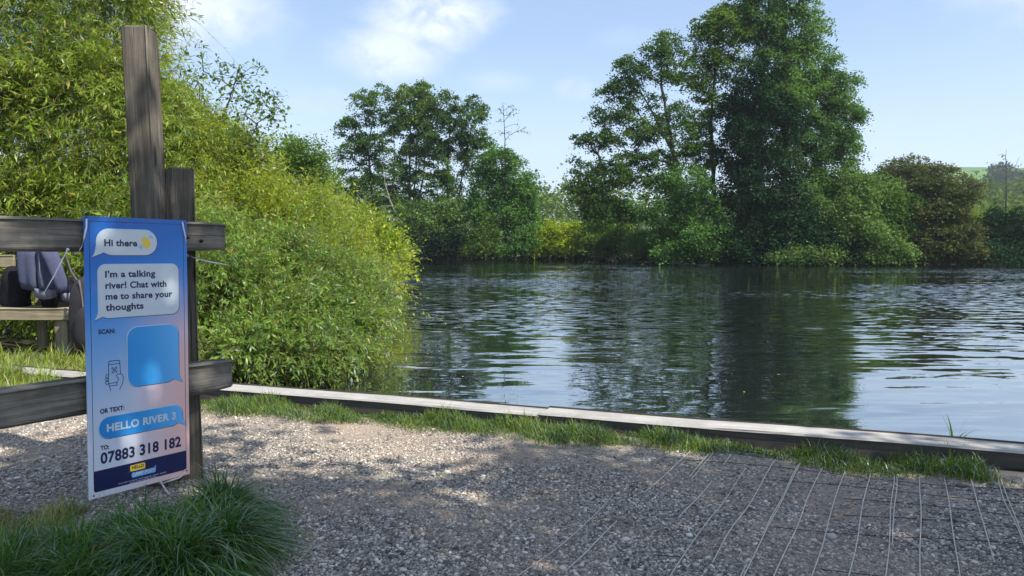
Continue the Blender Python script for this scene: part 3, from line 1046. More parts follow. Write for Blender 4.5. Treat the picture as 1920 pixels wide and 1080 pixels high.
def build_sign():
    W, H = SIGN_W, SIGN_H
    link('panel', bm_mesh('panel', box_mesh(0, W, 0.0, 0.004, 0, H)), M['panel'], sign, False)
    # thin navy keyline
    l, r_ = uv(163, 413)[0], uv(341, 419)[0]
    tz = (uv(163, 413)[1] + uv(341, 419)[1]) / 2
    bz = (uv(174, 886)[1] + uv(346, 842)[1]) / 2
    b2 = (uv(176, 926)[1] + uv(344, 878)[1]) / 2
    w = 0.0022
    bm = bmesh.new()
    for (x0, x1, z0, z1) in ((l, l + w, bz, tz), (r_ - w, r_, bz, tz), (l + w, r_ - w, tz - w, tz)):
        vs = [bm.verts.new((x, -0.0006, z)) for x, z in ((x0, z0), (x1, z0), (x1, z1), (x0, z1))]
        bm.faces.new(vs)
    me = bpy.data.meshes.new('keyline')
    bm.to_mesh(me)
    bm.free()
    link('keyline', me, M['navy'], sign, False)
    # foot band
    rr = 0.012
    pts = [(r_, bz), (l, bz)] + arc(l + rr, b2 + rr, rr, 180, 270, 6) + arc(r_ - rr, b2 + rr, rr, 270, 360, 6)
    band = flat_poly('foot_band', pts, 1, M['navy'], sign)

    def bubble(box, r, tail, fill, rim, rim2=None):
        g = flat_poly('bubble_rim', bubble_pts(*box, r, tail, 0.0035), 1, rim, sign)
        if rim2:
            x0, x1, z0, z1 = box
            d = 0.0016
            flat_poly('bubble_highlight', bubble_pts(x0 - d, x1 - d, z0 + d, z1 + d, r, tail, 0.0024), 2, rim2, sign)
        o = flat_poly('speech_bubble', bubble_pts(*box, r, tail), 3, fill, sign)
        return o

    bx = box_uv((178, 452), (291, 453), [(200, 428.5), (270, 431)], [(200, 477), (270, 477)])
    b1 = bubble(bx, (bx[3] - bx[2]) * 0.49, 'bl', M['white_print'], M['navy'], M['pale_line'])
    lettering('Hi there', (192, 460), (254, 460), 12.3, 4, M['navy'], b1)
    # waving hand
    hx, hz = uv(270.5, 453)
    hh = uv(270, 441)[1] - uv(270, 465)[1]

    def rot(p, a):
        return (p[0] * math.cos(a) - p[1] * math.sin(a), p[0] * math.sin(a) + p[1] * math.cos(a))
    outline = [(-.22, -.46), (-.30, -.20), (-.46, 0.02), (-.42, .10), (-.33, .08), (-.24, -.02)]
    for cx, tp in ((-.17, .40), (-.03, .48), (.11, .44), (.24, .32)):
        outline += [(cx - .062, tp - .05), (cx - .03, tp), (cx + .03, tp), (cx + .062, tp - .05), (cx + .066, tp - .32)]
    outline += [(.31, -.05), (.29, -.30), (.18, -.46)]
    flat_poly('waving_hand', [(hx + rot(p, R(28))[0] * hh * 0.98, hz + rot(p, R(28))[1] * hh * 0.98) for p in outline], 4, M['yellow_print'], b1)
    for s in (1, -1):
        for k, rad in enumerate((0.50, 0.62)):
            a0 = 45 if s > 0 else 225
            inn = arc(hx, hz, hh * rad, a0 - 17, a0 + 17, 6)
            outr = arc(hx, hz, hh * (rad + .05), a0 + 17, a0 - 17, 6)
            flat_poly('motion_mark', inn + outr, 4, M['sky_print'], b1)
    bx = box_uv((181, 545), (332, 540), [(215, 496), (310, 493.5)], [(215, 594), (310, 588)])
    b2_ = bubble(bx, 0.036, 'bl', M['white_print'], M['navy'], M['pale_line'])
    for s, p0, p1 in (("I'm a talking", (193.5, 518.5), (288, 517)), ('river! Chat with', (194, 540), (309, 536)),
                      ('me to share your', (194.5, 560.5), (320, 555)), ('thoughts', (194.5, 581), (266, 577.5))):
        lettering(s, p0, p1, 12.0, 4, M['navy'], b2_)
    lettering('SCAN:', (181, 625), (213, 623), 8, 1, M['navy'], sign, 0.045)
    # the blue bubble stays empty
    bx = box_uv((236, 665), (332, 660), [(255, 612), (315, 607)], [(260, 723), (310, 715)])
    b3 = bubble(bx, 0.052, 'br', M['bubble_blue'], M['navy'], M['pale_line'])
    # phone in a hand, drawn in line
    bm = bmesh.new()

    def line(pts, w=0.0030):
        q = [Vector((uv(*p)[0], 0, uv(*p)[1])) for p in pts]
        for i in range(len(q) - 1):
            d = (q[i + 1] - q[i]).normalized()
            s = Vector((-d.z, 0, d.x)) * w / 2
            e = d * w * 0.3
            vs = [bm.verts.new(v + Vector((0, -0.0006 - 0.00004 * (len(bm.verts) % 9), 0))) for v in (q[i] - s - e, q[i + 1] - s + e, q[i + 1] + s + e, q[i] + s - e)]
            bm.faces.new(vs)

    def zz(x, y):
        return (160 + x / 7.2, 610 + y / 7.2)
    line([zz(*p) for p in ((288, 780), (290, 500), (300, 478), (420, 464), (440, 474), (450, 640))])
    line([zz(*p) for p in ((290, 526), (446, 506))])
    line([zz(*p) for p in ((290, 780), (402, 764))])
    line([zz(*p) for p in ((292, 780), (300, 815), (402, 802), (400, 764))])
    for y in (690, 730, 770):
        line([zz(*p) for p in ((288, y - 32), (262, y - 28), (248, y), (262, y + 22), (288, y + 18))])
    line([zz(*p) for p in ((300, 815), (320, 880))])
    line([zz(*p) for p in ((402, 770), (425, 715), (402, 690), (398, 665), (420, 650), (470, 650), (490, 690), (482, 770), (440, 858))])
    for (x, y, sx, sy) in ((336, 568, 1, 1), (400, 560, -1, 1), (338, 634, 1, -1), (402, 624, -1, -1)):
        line([zz(x + 20 * sx, y), zz(x, y), zz(x, y + 20 * sy)], 0.0034)
    line([zz(*p) for p in ((352, 596), (368, 576), (386, 592), (370, 614), (352, 596))], 0.0034)
    me = bm_mesh('phone_drawing', bm)
    link('phone_drawing', me, M['navy'], sign, False)
    lettering('OR TEXT:', (184, 774), (230, 768.5), 8.2, 1, M['navy'], sign, 0.045)
    bx = box_uv((182, 800), (339, 775), [(215, 779), (325, 758)], [(205, 822.5), (325, 794.5)])
    b4 = bubble(bx, (bx[3] - bx[2]) * 0.48, 'br', M['bubble_blue'], M['navy'], M['pale_line'])
    lettering('HELLO RIVER 3', (196.5, 810), (326.5, 783.5), 14, 4, M['white_print'], b4, 0.036)
    lettering('TO:', (185, 844), (201, 841), 8.0, 1, M['navy'], sign, 0.045)
    lettering('07883 318 182', (185, 869), (336.5, 836), 20, 1, M['navy'], sign, 0.034)
    # small two-bubble emblem and its print
    bx = box_uv((240.5, 878), (269, 870), [(245, 871.5), (265, 867)], [(247, 882.5), (265, 878.5)])
    e1 = flat_poly('emblem_bubble', bubble_pts(*bx, 0.006, 'bl'), 2, M['yellow_print'], band)
    lettering('HELLO', (244, 879.5), (266, 874.5), 6, 3, M['navy'], band, 0.03)
    bx = box_uv((243.5, 890), (288.5, 878), [(250, 885), (285, 876)], [(250, 894), (285, 885.5)])
    x0, x1, z0, z1 = bx
    pts = arc(x0 + .006, z0 + .006, .006, 180, 270, 5) + arc(x1 - .006, z0 + .006, .006, 270, 360, 5) + [(x1 + 0.002, z1 + 0.012), (x1 - .010, z1)] + arc(x0 + .006, z1 - .006, .006, 90, 180, 5)
    flat_poly('emblem_bubble', pts, 2, M['sky_print'], band)
    lettering('LAMP POST', (247, 892.5), (286, 882.3), 6.3, 3, M['white_print'], band, 0.03)
    lettering('Standard text messaging rates apply', (218, 909), (309, 884), 2.3, 3, M['white_print'], band, 0.01)
    lettering('text messaging rates', (239, 906.5), (290, 892.5), 2.3, 3, M['white_print'], band, 0.01)
    # eyelets at the corners
    for px, py in ((158, 407), (342, 417), (347, 882), (172, 930)):
        u0, v0 = uv(px, py)
        flat_poly('eyelet', arc(u0, v0, 0.0042, 0, 330, 11), 1, M['iron_hole'], sign)


build_sign()


def cable_tie(pts_strap, tail, label):
    root = empty('cable_tie', pts_strap[0], label, 'cable tie', 'white cable ties holding the sign')
    bm = bmesh.new()
    tube_path(bm, pts_strap, 0.0042, 6, 0.4)
    link('strap', bm_mesh('strap', bm, True), M['tie'], root)
    bm = bmesh.new()
    tube_path(bm, tail, [0.0038] * (len(tail) - 1) + [0.0022], 6, 0.35)
    link('tail', bm_mesh('tail', bm, True), M['tie'], root)
    bm = box_mesh(-.006, .006, -.0045, .0045, -.005, .005, 0.0012)
    o = link('lock', bm_mesh('lock', bm), M['tie'], root)
    o.location = tail[0]
    o.rotation_euler = (0.3, 0.5, 0.4)


cable_tie([on_fence(162, 410, -0.004), on_fence(162, 425, -0.009), on_fence(158, 445, -0.008), on_fence(153, 462, 0.004), on_fence(148, 471, 0.03), on_fence(140, 476, 0.07)],
          [on_fence(127, 468, 0.0), on_fence(115, 490, -0.03), on_fence(103, 515, -0.06), on_fence(84, 547, -0.09)],
          "cable tie whose long tail hangs in front of the grey blue hoodie")
cable_tie([on_fence(342, 416, -0.004), on_fence(344, 428, -0.009), on_fence(348, 445, -0.006), on_fence(349, 462, 0.005), on_fence(349, 474, 0.06)],
          [on_fence(352, 479, 0.115), on_fence(372, 486, 0.06), on_fence(398, 492, 0.03), on_fence(428, 497, 0.02)],
          "cable tie at the upper rail's end, its tail pointing towards the willow")
cable_tie([on_fence(346, 880, -0.004), on_fence(345, 889, -0.009), on_fence(336, 896, -0.007), on_fence(320, 901, 0.004), on_fence(305, 906, 0.03)],
          [on_fence(302, 905, 0.012), on_fence(310, 917, 0.0), on_fence(318, 928, -0.01), on_fence(325, 937, -0.015)],
          "cable tie at the sign's lower corner, tied round the post just above the grass")


# ------------------------------------------------------------------ timber edging
def timber_pt(x, off, z):
    return Vector((x + TIM_N.x * off, TIM_A + TIM_B * x + TIM_N.y * off, z))


TIM_D = Vector((1, TIM_B)).normalized()
cuts = [-7.6, -4.4, 0.18, 4.9]
labs = ['pale timber beam in the grass below the bench', 'pale sunlit timber beam of the river edging, nearest the willow',
        'grey timber beam of the river edging along the gravel, with its dark face exposed']
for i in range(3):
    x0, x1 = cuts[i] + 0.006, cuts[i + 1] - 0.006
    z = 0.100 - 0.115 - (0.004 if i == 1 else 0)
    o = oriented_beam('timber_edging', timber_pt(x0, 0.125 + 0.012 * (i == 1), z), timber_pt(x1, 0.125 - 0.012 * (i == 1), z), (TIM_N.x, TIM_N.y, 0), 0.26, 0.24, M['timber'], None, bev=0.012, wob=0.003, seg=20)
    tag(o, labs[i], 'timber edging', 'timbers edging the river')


# ------------------------------------------------------------------ net over the gravel
def ground_net():
    root = empty('ground_net', G(1600, 970), 'pale and dark cord netting pegged over the gravel', 'ground netting')
    d = Vector((0.475, 0.88, 0)).normalized()
    c = Vector((0.95, -0.30, 0)).normalized()
    warp, weft = bmesh.new(), bmesh.new()
    for i in range(-2, 18):
        x0 = 0.36 + i * 0.137
        y0 = 2.84
        for off in ((0,) if i % 4 else (0.0, 0.014)):
            pts = []
            start = -1.1
            n = 90
            ph, ph2 = random.random() * 6, random.random() * 6
            prev = []
            for k in range(n + 1):
                s = start + k * 0.042
                p = Vector((x0 + off, y0, 0)) + d * s
                p += Vector((0.004 * math.sin(s * 1.2 + ph) + 0.003 * math.sin(s * 6 + ph2), 0, 0))
                if dist_timber(p.x, p.y) > -(0.30 - 0.10 * (i > 9)):
                    break
                bury = math.sin(s * 1.7 + ph2) + 0.7 * math.sin(s * 4.1 + ph) + (1.9 if i < 4 else 0.25) * (1 if i < 2 else .6) - 0.95
                z = float(ground_z(p.x, p.y)) + 0.016 + 0.002 * math.sin(s * 11 + ph)
                if bury > 0.75:
                    if len(prev) > 2:
                        tube_path(warp, prev, 0.0019 + 0.0007 * random.random(), 5)
                    prev = []
                    continue
                prev.append(Vector((p.x, p.y, z)))
            if len(prev) > 2:
                tube_path(warp, prev, 0.0025, 5)
    for j in range(-3, 9):
        q = Vector((1.9, 3.95 - j * 0.23, 0))
        ph = random.random() * 6
        prev = []
        for k in range(80):
            s = -1.7 + k * 0.045
            p = q + c * s
            p.y += 0.014 * math.sin(s * 2.0 + ph)
            bury = math.sin(s * 1.9 + ph * 2) + 0.6 * math.sin(s * 5 + ph) - s * 0.35
            z = float(ground_z(p.x, p.y)) + 0.0115
            if bury > 0.15 or dist_timber(p.x, p.y) > -0.22 or p.x < 0.55:
                if len(prev) > 2:
                    tube_path(weft, prev, 0.0017, 5)
                prev = []
                continue
            prev.append(Vector((p.x, p.y, z)))
        if len(prev) > 2:
            tube_path(weft, prev, 0.0017, 5)
    link('pale_strands', bm_mesh('pale_strands', warp, True), M['cord_pale'], root)['kind'] = 'stuff'
    link('dark_strands', bm_mesh('dark_strands', weft, True), M['cord_dark'], root)['kind'] = 'stuff'


ground_net()


# ------------------------------------------------------------------ bench with clothes and bags
def build_bench():
    b = empty('bench', (-6.0, 8.5, 0), 'pale wooden bench with clothes hung on its back, behind the fence', 'bench')
    D = 8.5
    zs = P(60, 589, D).z
    xr = P(131, 589, D).x
    xl = xr - 1.9
    oriented_beam('seat', (xl, D + 0.18, zs), (xr, D + 0.18, zs), (0, 0, 1), 0.14, 0.36, M['bench'], b, bev=0.01)
    for x in (xr - 0.13, xl + 0.2):
        oriented_beam('leg', (x, D + 0.10, -0.03), (x, D + 0.10, zs - 0.072), (1, 0, 0), 0.15, 0.12, M['bench'], b, bev=0.008)
    zb = P(12, 489, D + .45).z
    oriented_beam('backrest', (xl, D + 0.47, zb), (P(25, 489, D + .45).x, D + 0.47, zb), (0, 0, 1), 0.15, 0.05, M['bench'], b, bev=0.008)
    for x in (P(70, 489, D + .5).x, xl + 0.2):
        oriented_beam('back_post', (x, D + 0.54, -0.03), (x, D + 0.54, zb + 0.09), (1, 0, 0), 0.10, 0.075, M['bench'], b, bev=0.008)


build_bench()


def lump(bm, c, r, n=2.6, seg=20, rows=14, noise=0.06, seed=0.0):
    """superellipsoid with soft dents"""
    ring = []
    for i in range(rows + 1):
        th = -math.pi / 2 + math.pi * i / rows
        row = []
        for k in range(seg):
            ph = 2 * math.pi * k / seg
            def sp(v, e):
                return math.copysign(abs(v) ** e, v)
            e = 2.0 / n
            x = sp(math.cos(th), e) * sp(math.cos(ph), e)
            y = sp(math.cos(th), e) * sp(math.sin(ph), e)
            z = sp(math.sin(th), e)
            w = 1 + noise * (math.sin(5 * x + 3 * z + seed) + math.sin(7 * z - 4 * y + seed * 2))
            row.append(bm.verts.new((c[0] + x * r[0] * w, c[1] + y * r[1] * w, c[2] + z * r[2] * w)))
        ring.append(row)
    for a, b in zip(ring[:-1], ring[1:]):
        for k in range(seg):
            bm.faces.new((a[k], a[(k + 1) % seg], b[(k + 1) % seg], b[k]))


def drape(bm, pts, rx, ry, folds=5, amp=0.12, K=28, seed=0.0, dirx=None):
    """hanging cloth tube: oval sections with vertical folds"""
    rings = []
    for i, p in enumerate(pts):
        row = []
        for k in range(K):
            a = 2 * math.pi * k / K
            f = 1 + amp * (0.3 + i / len(pts)) * math.sin(folds * a + seed + i * 0.25)
            row.append(bm.verts.new((p[0] + math.cos(a) * rx[i] * f, p[1] + math.sin(a) * ry[i] * f, p[2] + 0.012 * math.sin(2 * a + seed))))
        rings.append(row)
    for a, b in zip(rings[:-1], rings[1:]):
        for k in range(K):
            bm.faces.new((a[k], a[(k + 1) % K], b[(k + 1) % K], b[k]))
    bm.faces.new(rings[0])
    bm.faces.new(rings[-1][::-1])


def build_clothes():
    D = 8.62
    # dark jacket hung on the bench back behind the hoodie
    j = empty('jacket', P(60, 575, D + 0.25), 'black jacket bunched on the bench behind the grey hoodie', 'jacket')
    bm = bmesh.new()
    lump(bm, P(30, 545, D + .22), (0.17, 0.12, 0.28), 2.4, noise=0.06, seed=1)
    link('body', bm_mesh('body', bm, True), M['black_cloth'], j)
    bm = bmesh.new()
    lump(bm, P(105, 548, D + .2), (0.20, 0.13, 0.22), 2.3, noise=0.08, seed=3)
    link('sleeve', bm_mesh('sleeve', bm, True), M['black_cloth'], j)
    # hoodie
    h = empty('hoodie', P(85, 560, D), 'grey blue hoodie hung over the bench back with one sleeve dangling', 'hoodie')
    bm = bmesh.new()
    Dh = D - 0.0
    pts = [P(54, 462, Dh), P(55, 480, Dh), P(57, 505, Dh), P(60, 528, Dh), P(63, 543, Dh)]
    drape(bm, pts, [0.13, 0.14, 0.135, 0.13, 0.11], [0.06, 0.07, 0.075, 0.075, 0.06], 5, 0.20, 36, 0.4)
    link('front_panel', bm_mesh('front_panel', bm, True), M['hoodie'], h)
    bm = bmesh.new()
    pts = [P(79, 462, Dh - .03), P(81, 485, Dh - .03), P(83, 510, Dh - .03), P(86, 530, Dh - .02), P(88, 542, Dh - .02)]
    drape(bm, pts, [0.055, 0.075, 0.09, 0.10, 0.095], [0.05, 0.055, 0.06, 0.06, 0.055], 4, 0.24, 30, 1.7)
    link('front_panel', bm_mesh('front_panel', bm, True), M['hoodie'], h)
    bm = bmesh.new()
    tube_path(bm, [P(73, 470, Dh - .09), P(74, 500, Dh - .10), P(76, 538, Dh - .09)], 0.006, 6)
    link('zip', bm_mesh('zip', bm, True), M['hoodie_rib'], h)
    bm = bmesh.new()
    drape(bm, [P(80, 540, Dh - .01), P(84, 548, Dh - .01), P(85, 559, Dh - .01)], [0.135, 0.125, 0.12], [0.065, 0.06, 0.05], 9, 0.06, 32, 1.0)
    link('hem', bm_mesh('hem', bm, True), M['hoodie_rib'], h)
    bm = bmesh.new()
    sl = [P(88, 462, Dh - .08), P(97, 485, Dh - .10), P(107, 512, Dh - .11), P(116, 535, Dh - .11), P(122, 549, Dh - .10)]
    drape(bm, sl, [0.10, 0.095, 0.085, 0.08, 0.066], [0.06, 0.065, 0.06, 0.055, 0.05], 4, 0.10, 24, 2.2)
    s = link('sleeve', bm_mesh('sleeve', bm, True), M['hoodie'], h)
    bm = bmesh.new()
    drape(bm, [P(123, 548, Dh - .10), P(125, 554, Dh - .10), P(126, 564, Dh - .10)], [0.058, 0.052, 0.048], [0.045, 0.042, 0.04], 8, 0.05, 24, 0.2)
    c = bm_mesh('cuff', bm, True)
    c.materials.append(M['hoodie_rib'])
    co = bpy.data.objects.new('cuff', c)
    COL.objects.link(co)
    co.parent = s
    co.matrix_parent_inverse = Matrix.Translation(h.location).inverted()
    co.matrix_parent_inverse = s.matrix_parent_inverse.copy()
    co.location = h.location
    # backpack leaning on the end of the bench
    k = empty('backpack', P(168, 655, 8.3), "dark backpack leaning against the bench's end, partly hidden by the sign", 'backpack')
    bm = bmesh.new()
    lump(bm, P(174, 590, 8.3), (0.235, 0.15, 0.42), 2.9, 24, 18, 0.02, 0.5)
    link('body', bm_mesh('body', bm, True), M['pack'], k)
    bm = bmesh.new()
    lump(bm, P(176, 615, 8.12), (0.20, 0.07, 0.24), 3.0, 22, 14, 0.02, 0.9)
    link('pocket', bm_mesh('pocket', bm, True), M['pack'], k)
    bm = bmesh.new()
    tube_path(bm, [P(148 + 8 * math.sin(i * 0.33), 525 + i * 13, 8.15 + 0.02 * math.cos(i * .5)) for i in range(10)], 0.012, 7)
    link('piping', bm_mesh('piping', bm, True), M['pack_trim'], k)
    bm = bmesh.new()
    tube_path(bm, [P(122, 478, 8.75), P(128, 495, 8.6), P(134, 512, 8.45), P(143, 525, 8.35), P(152, 540, 8.28)], 0.022, 8, 0.5)
    link('strap', bm_mesh('strap', bm, True), M['pack_trim'], k)


build_clothes()


# ------------------------------------------------------------------ plants
def blob(px, py, D, rx, ry, rd=None):
    """crown lobe: centre by direction and distance, radii in metres from its apparent size"""
    c = P(px, py, D)
    a, b = rx * D / F_PX, ry * D / F_PX
    return (np.array(c), np.array((a, rd if rd is not None else (a + b) / 2, b)))


def blob_points(blobs, n, lo=0.45, hi=1.04, power=2.2, zmin=None):
    vol = np.array([(r[0] * r[1] * r[2]) ** (2 / 3) for _, r in blobs])
    idx = RNG.choice(len(blobs), n, p=vol / vol.sum())
    c = np.array([b[0] for b in blobs])[idx]
    r = np.array([b[1] for b in blobs])[idx]
    u = lo + (hi - lo) * RNG.random(n) ** (1 / power)
    d = rnd_dir(n)
    p = c + d * r * u[:, None]
    if zmin is not None:
        p[:, 2] = np.maximum(p[:, 2], zmin + 0.25 * RNG.random(n))
    return p, d


def skeleton(trunks, trunk_r, tips, tip_r=0.02, cap=None):
    """limbs grown from the trunks to the leaf clusters; returns tube segments"""
    pos, par = [], []
    tap = []
    for ti, tr in enumerate(trunks):
        tr = [np.array(q, dtype=float) for q in tr]
        prev = -1
        tlen = sum(np.linalg.norm(b - a) for a, b in zip(tr[:-1], tr[1:]))
        run = 0.0
        tr0 = trunk_r * (1.0 if ti == 0 else (0.72 if tr[0][2] < 1.0 else 0.42))
        for a, b in zip(tr[:-1], tr[1:]):
            m = max(2, int(np.linalg.norm(b - a) / 0.6))
            for k in range(m):
                q = a + (b - a) * k / m
                pos.append(q + RNG.normal(0, 0.02, 3) * (prev >= 0))
                par.append(prev)
                tap.append(tr0 * (1 - 0.85 * run / tlen))
                run += np.linalg.norm(b - a) / m
                prev = len(pos) - 1
        pos.append(tr[-1])
        par.append(prev)
        tap.append(tr0 * 0.15)
    ntr = len(pos)
    allp = list(pos)
    tp = np.array(pos)
    order = np.argsort([np.min(np.linalg.norm(tp - c, axis=1)) for c in tips])
    arr = np.array(allp)
    z0 = tp[:, 2].min()
    tipset = {}
    for i in order:
        c = tips[i]
        dd = np.linalg.norm(arr - c, axis=1)
        cost = dd + 2.0 * np.maximum(0, arr[:, 2] - c[2] + 0.15 * dd) + 3.0 * (arr[:, 2] < z0 + 0.12 * (tp[:, 2].max() - z0))
        j = int(np.argmin(cost))
        a = arr[j]
        L = np.linalg.norm(c - a)
        m = max(2, int(L / 0.7))
        prev = j
        newp = []
        off = RNG.normal(0, 0.06 * L, 3)
        for k in range(1, m + 1):
            s = k / m
            q = a + (c - a) * s + off * math.sin(s * math.pi) + np.array([0, 0, 0.10 * L * math.sin(s * math.pi)])
            par.append(prev)
            allp.append(q)
            newp.append(q)
            prev = len(allp) - 1
        tipset[prev] = 1
        arr = np.vstack([arr, np.array(newp)])
    n = len(allp)
    area = np.zeros(n)
    for i in range(n - 1, -1, -1):
        if area[i] == 0:
            area[i] = tip_r ** 2.2
        if par[i] >= 0:
            area[par[i]] += area[i]
    rad = area ** (1 / 2.2)
    rmax = rad[:ntr].max()
    rad = rad * min(1.0, trunk_r / rmax) if rmax > trunk_r else rad
    # trunks keep their own taper
    rad[:ntr] = np.clip(rad[:ntr], np.array(tap) * 0.9, np.array(tap) * 1.1)
    par = np.array(par)
    e = np.where(par >= 0)[0]
    return arr[par[e]], arr[e], np.minimum(rad[par[e]], np.where(e >= ntr, np.maximum(rad[e] * 1.5, tip_r), 9)), rad[e]


def cluster_leaves(tips, dirs, per, r, L, W, flat=0.55, zmin=None):
    k = len(tips)
    n = k * per
    c = np.repeat(tips, per, axis=0)
    sz = np.repeat(0.65 + 0.7 * RNG.random(k), per)[:, None]
    off = RNG.normal(size=(n, 3)) * np.array([1, 1, flat]) * r * sz
    off[:, 2] -= 0.25 * (off[:, 0] ** 2 + off[:, 1] ** 2) / max(r, 1e-3)
    p = c + off
    if zmin is not None:
        p = p[p[:, 2] > zmin]
        n = len(p)
    nrm = unit(np.array([0, 0, 0.75]) + RNG.normal(size=(n, 3)) * 0.55)
    d = unit(np.cross(nrm, rnd_dir(n)))
    s = 0.7 + 0.6 * RNG.random(n)
    return p, d, nrm, L * s, W * s


def tree(name, label, cat, trunks, trunk_r, blobs, ncl, per, r, L, W, mat, bark, group=None, flat=0.55, lo=0.45, power=2.2, zmin=None, tip_r=0.02, limb_share=1.0, strays=0):
    base = Vector(trunks[0][0])
    trunks = [trunks[0]] + [[trunks[0][0]] + list(tr[1:]) if Vector(tr[0]).z < 1.0 else tr for tr in trunks[1:]]
    root = empty(name, base, label, cat, group)
    tips, dirs = blob_points(blobs, ncl, lo, 1.05, power, zmin)
    if strays:
        t2, d2 = blob_points(blobs, strays, 1.0, 1.22, 1.0, zmin)
        tips, dirs = np.vstack([tips, t2]), np.vstack([dirs, d2])
    m = max(4, int(len(tips) * limb_share))
    a, b, r0, r1 = skeleton(trunks, trunk_r, tips[RNG.permutation(len(tips))[:m]], tip_r)
    v, f = tube_segments(a, b, r0, r1, 6)
    link('trunk', np_mesh('trunk', v, f, True), bark, root)
    p, d, nn, LL, WW = cluster_leaves(tips, dirs, per, r, L, W, flat, zmin)
    link('crown', leaf_mesh('crown', p, d, nn, LL, WW), mat, root)
    return root


def sprays(blobs, n, tw_len, per, L, W, upness=0.35, droop=0.35, lo=0.5, zmin=None, jitter=0.5, out=0.7, power=1.6, hollow=None):
    """leafy twigs pushed out of the lobes: returns leaves and twig segments"""
    p, d = blob_points(blobs, n, lo, 1.0, power, zmin)
    if hollow is not None:
        h = (np.sin(p[:, 0] * hollow + 1.3 * np.sin(p[:, 2] * hollow * .8)) + np.sin(p[:, 1] * hollow * 1.1 + 2.0) + np.sin(p[:, 2] * hollow * 1.25 + 1.1 * np.sin(p[:, 0] * hollow * .7)))
        keep = RNG.random(n) < np.clip(0.85 + 0.5 * h, 0.10, 1.0)
        p, d = p[keep], d[keep]
        n = len(p)
    dr = unit(d * out + np.array([0, 0, upness]) + RNG.normal(size=(n, 3)) * jitter)
    ln = tw_len * (0.5 + 0.9 * RNG.random(n)) * np.where(RNG.random(n) < 0.07, 1.9, 1.0)
    t = (np.arange(per) + 0.5) / per
    t = t[None, :, None] + (RNG.random((n, per, 1)) - 0.5) * 0.8 / per
    lnn = ln[:, None, None]
    q = p[:, None, :] + dr[:, None, :] * lnn * t - np.array([0, 0, 1.0]) * droop * lnn * t ** 2
    tang = unit(dr[:, None, :] - np.array([0, 0, 2.0]) * droop * t)
    sidev = unit(np.cross(tang, rnd_dir(n * per).reshape(n, per, 3)))
    ld = unit(tang * 0.75 + sidev * 0.85 - np.array([0, 0, 0.12]))
    nr = unit(np.cross(ld, np.cross(np.array([0, 0, 1.0]) + RNG.normal(size=(n, per, 3)) * 0.6, ld)))
    s = (0.45 + 0.95 * RNG.random((n, per))) * (0.75 + 0.5 * RNG.random((n, 1)))
    K = 4
    tk = np.linspace(0, 1, K + 1)[None, :, None]
    qs = p[:, None, :] + dr[:, None, :] * lnn * tk - np.array([0, 0, 1.0]) * droop * lnn * tk ** 2
    a = qs[:, :-1].reshape(-1, 3)
    b = qs[:, 1:].reshape(-1, 3)
    rad = np.linspace(0.0035, 0.001, K + 1)
    r0 = np.tile(rad[:-1], n)
    r1 = np.tile(rad[1:], n)
    return (q.reshape(-1, 3), ld.reshape(-1, 3), nr.reshape(-1, 3), (L * s).ravel(), (W * s).ravel()), (a, b, r0, r1)


def twig_plant(name, label, cat, base_pts, blobs, n, tw_len, per, L, W, mat, group=None, stems=60, stem_r=0.05, twig_share=0.8, **kw):
    root = empty(name, base_pts[0], label, cat, group)
    lv, tw = sprays(blobs, n, tw_len, per, L, W, **kw)
    zm = kw.get('zmin')
    if zm is not None:
        ok = lv[0][:, 2] > zm
        lv = tuple(x[ok] for x in lv)
    link('crown', leaf_mesh('crown', *lv, 0.12), mat, root)
    m = int(len(tw[0]) * twig_share)
    tips, _ = blob_points(blobs, stems, 0.3, 1.0, 1.5, kw.get('zmin'))
    trunks = [[b, np.array(b) * 0.45 + np.array(q) * 0.55 + np.array((0, 0, 0.2)), q] for b, q in zip(base_pts, [tips[RNG.integers(len(tips))] for _ in base_pts])]
    a, b, r0, r1 = skeleton(trunks, stem_r, tips, 0.006)
    A = np.vstack([a, tw[0][:m]])
    B = np.vstack([b, tw[1][:m]])
    R0 = np.concatenate([r0, tw[2][:m]])
    R1 = np.concatenate([r1, tw[3][:m]])
    v, f = tube_segments(A, B, R0, R1, 4)
    link('branches', np_mesh('branches', v, f, True), M['twig'], root)
    return root


WZ = WATER_Z + 0.03
